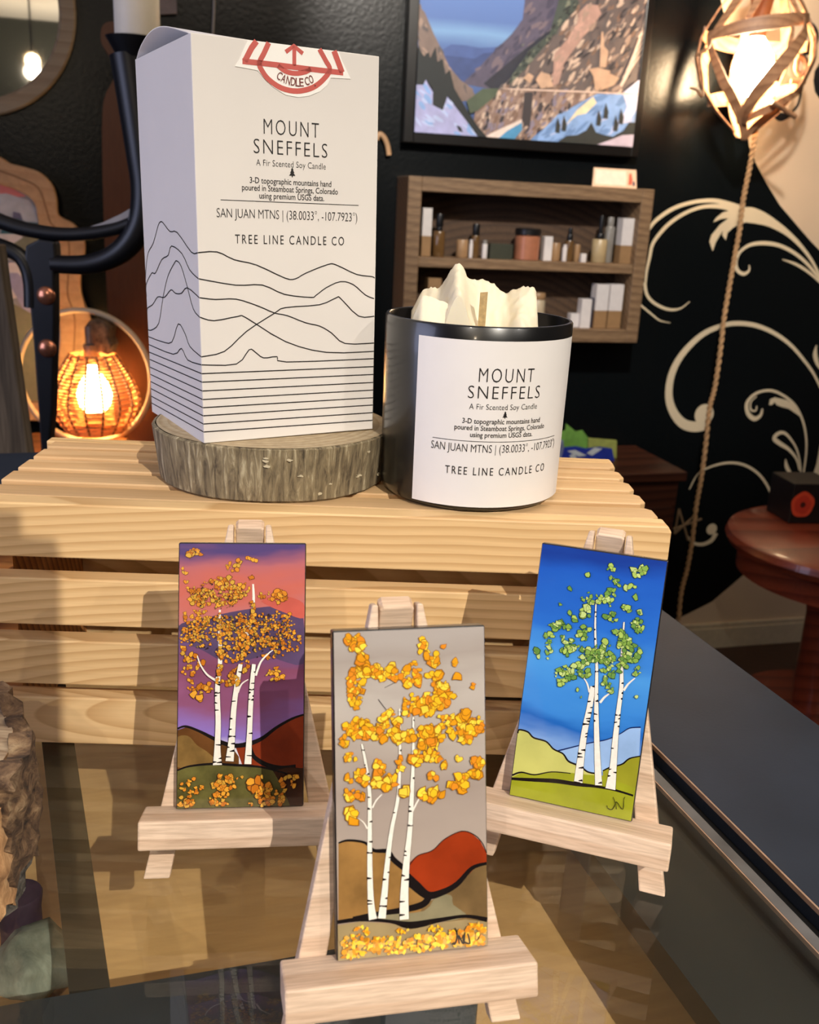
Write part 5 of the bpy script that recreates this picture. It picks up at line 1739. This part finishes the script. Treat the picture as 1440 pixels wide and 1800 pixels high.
MB().lathe(bz_[::-1], 24, SHM @ Matrix.Translation((0, 0, -0.012))).build('bulb', glow('warm_bulb_glow', (255, 206, 130), 75), lm, smooth=True)
wp = atdist(166, 690, LY)

# ------------------------------------------------------------------ black iron candelabra with pillar candle
DY = 1.3
DM = frame(V((0, DY, 0)), (1, 0, 0), (0, 0, 1))
dp = lambda p: [hit(x, y, DM) for x, y in p]
m_iron = pm('black_iron', (12, 13, 18), 0.4, var=0.2)
bx = hit(85, 785, DM)[0]
cdl = thing('candelabra', 'black iron candelabra with curved arms and two copper rivets, at left behind the crate', 'candle holder', V((bx, DY, 0)))
post = dp([(48, 432), (72, 420), (100, 424), (102, 450), (99, 480), (100, 560), (98, 640), (96, 720), (88, 800)])
pl = dp([(76, 800), (69, 700), (62, 600), (54, 520), (46, 470)])
zb_ = 0.02
post = post + [(post[-1][0], zb_), (pl[0][0], zb_)] + pl
MB().prism(post, -0.014, 0.008, DM).build('post', m_iron, cdl, bevel=0.003)
MB().lathe([(0.0001, 0), (0.09, 0), (0.09, 0.008), (0.075, 0.014), (0.02, 0.022), (0.0001, 0.022)], 40, Matrix.Translation(V((bx, DY, 0)))).build('base', m_iron, cdl, smooth=True)
for x, y in ((85, 519), (87, 611)):
    c = hit(x, y, DM)
    MB().sphere((0, 0, 0), 0.0125, 20, 12, DM @ Matrix.Translation((c[0], c[1], 0.008)), sz=0.55).build('rivet', pm('copper_rivet', (196, 128, 98), 0.25, metal=0.8), cdl, smooth=True)


def arm(p, r, nm='arm', fl=1.0, zoff=0.0):
    pts = [DM @ V((a, b_, zoff)) for a, b_ in smooth_path(dp(p), 6)]
    n_ = len(pts)
    rr = [r[0] + (r[1] - r[0]) * i / (n_ - 1) for i in range(n_)]
    MB().tube(pts, rr, 10, flat=fl).build(nm, m_iron, cdl, smooth=True)


arm([(92, 464), (150, 465), (195, 453), (228, 427), (250, 385), (256, 330), (250, 270), (241, 200), (226, 95)], (0.0115, 0.023))
arm([(-60, 360), (-20, 380), (20, 396), (60, 406), (110, 412), (160, 410), (205, 402), (240, 388)], (0.0105, 0.008))
arm([(56, 540), (55, 500), (48, 470), (32, 448), (0, 433), (-50, 420)], (0.0105, 0.0105))
tp_ = dp([(112, 411), (140, 404), (180, 391), (212, 376), (237, 361), (231, 394), (205, 400), (165, 408)])
MB().prism(tp_, -0.006, -0.002, DM).build('lit_arm_top', pm('lit_top_grey', (168, 164, 166), 0.35, metal=0.3), cdl)  # pale grey paints in the light on the arm's top surface
cb = hit(228, 66, DM)
ctop = DM @ V((cb[0] + 0.004, cb[1], 0))
MB().lathe([(0.0001, -0.03), (0.016, -0.03), (0.026, -0.012), (0.032, -0.002), (0.033, 0.0), (0.0001, 0.0)], 28, Matrix.Translation(ctop)).build('cup', m_iron, cdl, smooth=True)
pc0 = hit(203, 60, DM)[0]
pc1 = hit(281, 60, DM)[0]
pr_ = (pc1 - pc0) / 2
tag(MB().lathe([(0.0001, 0), (pr_ - 0.001, 0), (pr_, 0.002), (pr_, 0.12), (pr_ - 0.003, 0.125), (0.0001, 0.122)], 36, Matrix.Translation(V(((pc0 + pc1) / 2, DY, ctop.z + 0.0005)))).build('pillar_candle', pm('ivory_wax', (232, 222, 202), 0.5, var=0.03), smooth=True),
    'thick ivory pillar candle standing in the cup of the black candelabra', 'candle')

# weathered board at the left edge
BMx = frame(V((0, 1.08, 0)), (1, 0, 0), (0, 0, 1))
q = [hit(x, y, BMx) for x, y in ((-70, 430), (-2, 430), (10, 520), (30, 660), (52, 815), (-40, 825))]
sl = (q[3][0] - q[4][0]) / (q[3][1] - q[4][1])
bt_ = [(q[4][0] - sl * q[4][1] * 0.6, 0.002), (q[5][0] - sl * q[5][1] * 0.6, 0.002)]
tag(MB().prism(q[:5] + bt_ + q[5:], -0.02, 0.0, BMx).build('weathered_board', wood('weathered_wood', (92, 80, 66), (64, 54, 42), ring=24, axis='Z', dist=5, rough=0.8, fine=0.6, rvar=0, streak=(90, 90, 5)), bevel=0.002),
    'weathered grey-brown board at the left edge beside the candelabra post', 'board')

# small things at the top left: picture corner and thin cord
TM = wallM(0.015)
a_, b_ = hit(262, 26, TM), hit(311, 24, TM)
tag(MB().prism([a_, b_, (b_[0], b_[1] + 0.2), (a_[0], b_[1] + 0.2)], -0.013, 0.0, TM).build('canvas_panel', pm('mauve_canvas', (128, 112, 104), 0.6, var=0.15)),
    'small mauve canvas on the wall behind the pillar candle, at the top edge', 'picture')
tag(MB().tube([TM @ V((*hit(377, -60, TM), 0)), TM @ V((*hit(376, 20, TM), 0)), TM @ V((*hit(374, 60, TM), 0)), TM @ V((*hit(372, 160, TM), 0))], 0.003, 6).build('cord', pm('pale_cord', (150, 146, 140), 0.6)),
    'thin pale cord hanging on the wall above the white carton', 'cord')

# ------------------------------------------------------------------ pendant lamp with driftwood ribbons
PY = 2.6
pcn = atdist(1326, 105, PY)
PM_ = Matrix.Translation(pcn)
pxm = PY / 1700 * 1.05
pend = thing('pendant_lamp', 'lit hanging lamp of curled brown wood ribbons with a twisted twine tail, at upper right', 'lamp', Matrix.Translation(pcn + V((0, 0, -0.15))))
m_ribbon = wood('ribbon_wood', (172, 128, 92), (142, 100, 70), ring=20, dist=3, rough=0.55, rvar=0.1, streak=(20, 20, 20))
prof = [(-150, 18), (-110, 34), (-70, 62), (-30, 84), (0, 88), (40, 76), (75, 48), (100, 20), (118, 6)]  # px below centre, radius


def shell(tv):
    f_ = max(0, min(1, tv)) * (len(prof) - 1)
    k = min(int(f_), len(prof) - 2)
    g_ = f_ - k
    return prof[k][0] + (prof[k + 1][0] - prof[k][0]) * g_, prof[k][1] + (prof[k + 1][1] - prof[k][1]) * g_


def ribbon3(a0, t0, a1, t1, wd, nseg=26, bulge=0.0):
    """a wooden strip following the lamp's onion-shaped shell"""
    b_ = MB()
    vs_ = []
    for i in range(nseg + 1):
        f_ = i / nseg
        a = math.radians(a0 + (a1 - a0) * f_)
        tv = t0 + (t1 - t0) * f_
        y_, r_ = shell(tv)
        r_ += bulge * math.sin(PI * f_)
        da = a1 - a0
        dt = (t1 - t0)
        # widen across the strip's run
        ln_ = math.hypot(math.radians(da) * max(r_, 10), dt * 268) or 1
        ux_, uy_ = math.radians(da) * max(r_, 10) / ln_, dt * 268 / ln_
        for sgn in (-1, 1):
            ww = wd / 2 * sgn * (0.55 + 0.45 * math.sin(PI * min(max(f_, 0.08), 0.92)))
            aa = a + (-uy_ * ww) / max(r_, 12)
            yy = y_ + ux_ * ww
            for th_ in (0, 2.2):
                vs_.append(V(((r_ - th_) * math.sin(aa), -(r_ - th_) * math.cos(aa), -yy)) * pxm)
    fs_ = []
    for i in range(nseg):
        o_ = i * 4
        fs_ += [(o_, o_ + 4, o_ + 6, o_ + 2), (o_ + 1, o_ + 3, o_ + 7, o_ + 5), (o_, o_ + 1, o_ + 5, o_ + 4), (o_ + 2, o_ + 6, o_ + 7, o_ + 3)]
    fs_ += [(0, 2, 3, 1), (nseg * 4, nseg * 4 + 1, nseg * 4 + 3, nseg * 4 + 2)]
    b_.add(vs_, fs_, 0, PM_)
    return b_.build('shade_ribbon', m_ribbon, pend, smooth=True, angle=60)


for (a0, t0, a1, t1, wd, bu) in ((-75, 0.40, 60, 0.30, 20, 2), (-40, 0.04, -66, 0.42, 16, 0), (40, 0.04, 72, 0.40, 16, 0), (-5, 0.03, -30, 0.33, 12, 0), (8, 0.03, 32, 0.30, 12, 0), (45, 0.30, -32, 0.85, 20, 3), (66, 0.30, 40, 0.92, 13, 2),
                                 (-70, 0.42, -10, 0.98, 15, 0), (60, 0.62, 0, 0.98, 13, 0), (-25, 0.84, 70, 0.62, 12, 5), (85, 0.25, 95, 0.85, 14, 0),
                                 (120, 0.1, 150, 0.95, 22, 0), (170, 0.1, 190, 0.95, 22, 0), (210, 0.1, 240, 0.95, 22, 0), (260, 0.1, 268, 0.9, 18, 0), (100, 0.4, 260, 0.35, 22, 0), (100, 0.6, 260, 0.7, 22, 0), (18, 0.36, 12, 0.62, 8, 0)):
    ribbon3(a0, t0, a1, t1, wd, bulge=bu)
pcurl = frame(pcn + V((0, -0.10, 0)), (1, 0, 0), (0, 0, 1))
k5p = lambda p: [pcurl @ V((*hit(x, y, pcurl), 0)) for x, y in sc(p, 4.235, 1100, 0)]
for p, r_ in (([(600, 380), (560, 400), (555, 480), (570, 580), (575, 700), (560, 715), (530, 670), (480, 655)], 0.006), ([(520, 420), (560, 390), (620, 350), (640, 290)], 0.006), ([(800, 800), (820, 860), (830, 910)], 0.003),
              ([(1265, 870), (1200, 830), (1140, 790), (1090, 760)], 0.011)):
    MB().tube(smooth_path([tuple(q_) for q_ in k5p(p)], 5), r_, 8, flat=0.5).build('curl', m_ribbon, pend, smooth=True)
k5q = frame(pcn + V((0, -0.02, 0)), (1, 0, 0), (0, 0, 1))
for p in ([(1280, 420), (1320, 440), (1340, 500), (1300, 560), (1270, 520), (1280, 440)], [(1230, 605), (1340, 608)]):
    MB().tube(smooth_path([tuple(k5q @ V((*hit(x, y, k5q), 0))) for x, y in sc(p, 4.235, 1100, 0)], 5), 0.006, 8).build('curl', m_ribbon, pend, smooth=True)
MB().lathe([(0.0001, -0.075), (0.02, -0.07), (0.042, -0.045), (0.05, -0.015), (0.044, 0.02), (0.024, 0.05), (0.016, 0.06), (0.0001, 0.062)], 28, PM_ @ Matrix.Translation((0, 0, -0.01))).build('bulb', glow('lamp_bulb_glow', (255, 222, 176), 120), pend, smooth=True)
MB().lathe([(0.0001, 0.05), (0.02, 0.05), (0.022, 0.1), (0.03, 0.15), (0.03, 0.2), (0.0001, 0.2)], 20, PM_).build('socket', m_rib, pend, smooth=True)
MB().tube([pcn + V((0, 0, 0.2)), V((pcn.x, pcn.y, HC - 0.001))], 0.005, 8).build('hanging_cord', m_rib, pend)
# twisted twine hanging below
tw = [(1331, 212), (1326, 250), (1317, 300), (1307, 350), (1301, 400), (1292, 450), (1283, 500), (1273, 560), (1266, 620), (1257, 680), (1247, 720), (1241, 780), (1233, 840), (1224, 890), (1217, 950), (1208, 1000), (1198, 1040), (1193, 1090)]
TWM = frame(pcn, (1, 0, 0), (0, 0, 1))
tp = smooth_path([(*hit(x, y, TWM), 0) for x, y in tw], 24)
for ph in (0, PI):
    pts = []
    for i, q_ in enumerate(tp):
        a = i * 0.62 + ph
        pts.append(TWM @ V((q_[0] + 0.0034 * math.cos(a), q_[1], 0.0034 * math.sin(a))))
    MB().tube(pts, 0.0038, 6).build('twine_strand', pm('twine', (178, 140, 98), 0.8, var=0.2, vscale=150), pend, smooth=True)

# twig star hanging beside the twine
sk = frame(pcn + V((0, 0.02, 0)), (1, 0, 0), (0, 0, 1))
sg = lambda x, y: sk @ V((*hit(x, y, sk), 0))
bse = sg(1195, 945)
star = thing('twig_star', 'small star of thin twigs hanging beside the twine near the red table', 'ornament', bse)
for (p, q_) in (((1194, 895), (1186, 938)), ((1194, 895), (1210, 950)), ((1184, 930), (1234, 912)), ((1186, 938), (1222, 906))):
    MB().tube([sg(*p), sg(*q_)], 0.0032, 6).build('twig', pm('twig', (128, 104, 76), 0.8), star)

# ------------------------------------------------------------------ dark cabinet by the wall, cards on it
wb = hit(1090, 782, wallM(0.004))
cz = wb[1]
fc = hitz(1213, 832, cz)
fx, fy = fc.dot(RX), fc.dot(RY)
cab = thing('cabinet', 'dark brown wooden cabinet against the wall behind the right end of the crate', 'cabinet', RM @ Matrix.Translation((fx - 0.35, (fy + WD) / 2, 0)))
m_cab = wood('dark_cabinet_wood', (74, 40, 26), (48, 24, 16), ring=14, dist=4, rough=0.4, rvar=0)
MB().box((fx - 0.35, (fy + WD) / 2, cz - 0.0125), (0.70, WD - fy - 0.02, 0.025), RM).build('cabinet_top', m_cab, cab, bevel=0.003)
MB().box((fx - 0.35, (fy + WD) / 2, (cz - 0.025) / 2), (0.67, WD - fy - 0.05, cz - 0.0255), RM).build('body', m_cab, cab)
for k in (-1, 1):
    MB().box((fx - 0.35 + k * 0.165, fy + 0.017, cz * 0.46), (0.31, 0.014, cz * 0.8), RM).build('door', m_cab, cab, bevel=0.003)
yc = fy + 0.14
GM = frame(RY * yc, RX, ZUP)
gp = lambda p: [hit(x, y, GM) for x, y in p]


def card(label, p, mt, dz):
    pts = gp(p)
    zmin = min(b2 for a2, b2 in pts)
    pts = [(a2, cz + 0.0006 if b2 < zmin + 0.012 else b2) for a2, b2 in pts]
    o_ = MB().prism(pts, dz, dz + 0.004, GM).build('greeting_card', mt)
    tag(o_, label, 'card', 'cards on the dark cabinet')
    return o_


card('grey and blue patterned card nearest the candle, on the dark cabinet', [(955, 806), (955, 776), (994, 776), (1000, 806)], pm('blue_grey_card', (120, 128, 160), 0.5, var=0.4, vscale=30), -0.02)
card('bright green jagged card at the back, on the dark cabinet', [(990, 806), (992, 766), (1004, 762), (1005, 750), (1022, 764), (1034, 762), (1044, 775), (1060, 778), (1060, 806)], pm('green_card', (108, 156, 70), 0.5, var=0.15), -0.04)
card('yellow-green card at the right, on the dark cabinet', [(1040, 816), (1042, 774), (1092, 778), (1090, 822)], pm('yellow_green_card', (152, 160, 84), 0.5, var=0.15), -0.03)
o = card('deep blue card with pale petals in front, on the dark cabinet', [(985, 810), (992, 786), (1012, 784), (1030, 788), (1054, 785), (1075, 788), (1079, 812)], pm('deep_blue_card', (34, 52, 150), 0.45, var=0.15), 0.0)
pt = MB()
for p in ([(996, 792), (1010, 790), (1030, 800), (1016, 802)], [(1030, 796), (1044, 786), (1058, 788), (1040, 800)], [(1000, 800), (1008, 796), (1014, 806), (1004, 808)]):
    pt.flat(gp(p), 0.0046, GM)
pt.build('petals', pm('pale_petal', (196, 204, 208), 0.5), o)

# ------------------------------------------------------------------ red-brown round table and poppy box
TZ = 0.72
tr_ = 0.235
em = hitz(1284, 928, TZ)
tc_ = V((em.x + tr_ * 0.985, em.y - 0.02, TZ))
m_redwood = wood('red_table_wood', (138, 62, 38), (104, 42, 26), ring=12, dist=4, rough=0.35, rvar=0, coat=0.3, streak=(10, 60, 60))
tbl = thing('round_table', 'red-brown round wooden table at the right edge, below the wall mural', 'table', V((tc_.x, tc_.y, 0)))
TMt = Matrix.Translation(V((tc_.x, tc_.y, 0)))
MB().lathe([(0.0001, TZ - 0.035), (tr_ - 0.02, TZ - 0.035), (tr_ - 0.006, TZ - 0.03), (tr_, TZ - 0.018), (tr_ - 0.004, TZ - 0.006), (tr_ - 0.016, TZ), (0.0001, TZ)], 72, TMt).build('table_top', m_redwood, tbl, smooth=True)
MB().lathe([(tr_ - 0.05, TZ - 0.085), (tr_ - 0.03, TZ - 0.085), (tr_ - 0.03, TZ - 0.036), (tr_ - 0.05, TZ - 0.036), (tr_ - 0.05, TZ - 0.085)], 72, TMt).build('apron', m_redwood, tbl, smooth=True)
MB().lathe([(0.0001, 0), (0.2, 0), (0.2, 0.02), (0.12, 0.04), (0.05, 0.07), (0.042, 0.2), (0.055, 0.4), (0.055, 0.55), (0.07, TZ - 0.06), (0.09, TZ - 0.036), (0.0001, TZ - 0.036)], 32, TMt).build('pedestal', m_redwood, tbl, smooth=True)
fb = hitz(1424, 921, TZ)
pb = thing('poppy_box', 'small black box with an orange-red flower on its front, on the red table', 'box', Matrix.Translation(V((fb.x, fb.y + 0.05, TZ + 0.0005))) @ Matrix.Rotation(math.radians(8), 4, 'Z'))
PBM = Matrix.Translation(V((fb.x, fb.y, TZ + 0.0005))) @ Matrix.Rotation(math.radians(8), 4, 'Z')
bw = 0.095
MB().box((0, bw / 2, 0.042), (bw, bw, 0.084), PBM).build('box_body', pm('black_box_paint', (20, 18, 18), 0.4, var=0.2), pb, bevel=0.002)
PFm = PBM @ frame((0, 0, 0), (1, 0, 0), (0, 0, 1))
c = hit(1411, 887, PFm)
fl = MB()
for k in range(3):
    r_ = (0.027, 0.019, 0.006)[k]
    fl.flat([(c[0] + r_ * 0.92 * (1 + 0.035 * math.sin(5 * t_ * 2 * PI / 40 + k)) * math.cos(2 * PI * t_ / 40), c[1] + r_ * (1 + 0.035 * math.sin(5 * t_ * 2 * PI / 40 + k)) * math.sin(2 * PI * t_ / 40)) for t_ in range(40)], 0.0006 * (k + 1), PFm, k)
fl.build('flower', [pm('poppy_orange', (206, 70, 40), 0.5), pm('poppy_red', (184, 52, 32), 0.5), pm('poppy_dark', (70, 24, 18), 0.5)], pb)
MB().lathe([(0.04, 0.33), (0.155, 0.33), (0.16, 0.34), (0.155, 0.352), (0.04, 0.352), (0.04, 0.33)], 48, TMt).build('lower_shelf', m_redwood, tbl, smooth=True)

# ------------------------------------------------------------------ unseen board added behind the viewer to shade the crate's left end
LK = V((0.66, -1.05, 2.3))
SGM = KM @ frame((0, 0, 0), (1, 0, 0), (0, 0, 1))
sgp = []
for x, y in ((108, 1330), (104, 975), (96, 950), (36, 945), (33, 903), (-150, 895), (-150, 1330)):
    a_, b_ = hit(x, y, SGM)
    P_ = SGM @ V((a_, b_, 0))
    sgp.append(P_ + (LK - P_) * 0.3)
so_ = sgp[-1]
SG = frame(so_, (1, 0, 0), (0, 0, 1))
pl_ = [((p_ - so_).dot(SG.col[0].to_3d()), (p_ - so_).dot(SG.col[1].to_3d())) for p_ in sgp]
hs_ = thing('shadow_blocker', 'dark board added out of view behind the viewer to cast a shadow on the crate', 'shadow blocker', SG)
MB().prism(pl_, -0.003, 0.003, SG).build('board', m_cab, hs_, bevel=0.0005)
tp_s = SG @ V((pl_[5][0] * 0.6 + pl_[4][0] * 0.4, pl_[5][1] * 0.6 + pl_[4][1] * 0.4 - 0.002, 0))
MB().tube([tp_s, V((tp_s.x, tp_s.y, HC - 0.001))], 0.0008, 6).build('cord', m_bk, hs_)

# ------------------------------------------------------------------ hanging bulb behind the viewer (seen in the round mirror)
d0 = ray(57, 107)
nrm = -RY
tq = (WD - 0.012) / d0.dot(RY)
pmr = CAMP + d0 * tq
rd = d0 - 2 * d0.dot(nrm) * nrm
bl = pmr + rd * 4.2
hb = thing('hanging_bulb', 'bare hanging bulb on a cord, seen shining in the round mirror', 'lamp', bl)
MB().sphere((0, 0, 0), 0.04, 20, 12, Matrix.Translation(bl)).build('bulb', glow('mirror_bulb_glow', (255, 214, 160), 30), hb, smooth=True)
MB().tube([bl + V((0, 0, 0.038)), V((bl.x, bl.y, HC - 0.001))], 0.006, 8).build('hanging_cord', m_bk, hb)
lamp('hanging_bulb_light', 'POINT', bl - V((0, 0, 0.06)), 9, (1.0, 0.84, 0.62), None, 0.04)
lamp('ceiling_fill', 'SPOT', (bl.x + 0.3, bl.y - 0.2, 1.5), 30, (1.0, 0.88, 0.72), (bl.x + 0.3, bl.y - 0.3, 2.4), 0.06, 120, 0.6)  # added fill without a lamp body, brightens the ceiling in the mirror
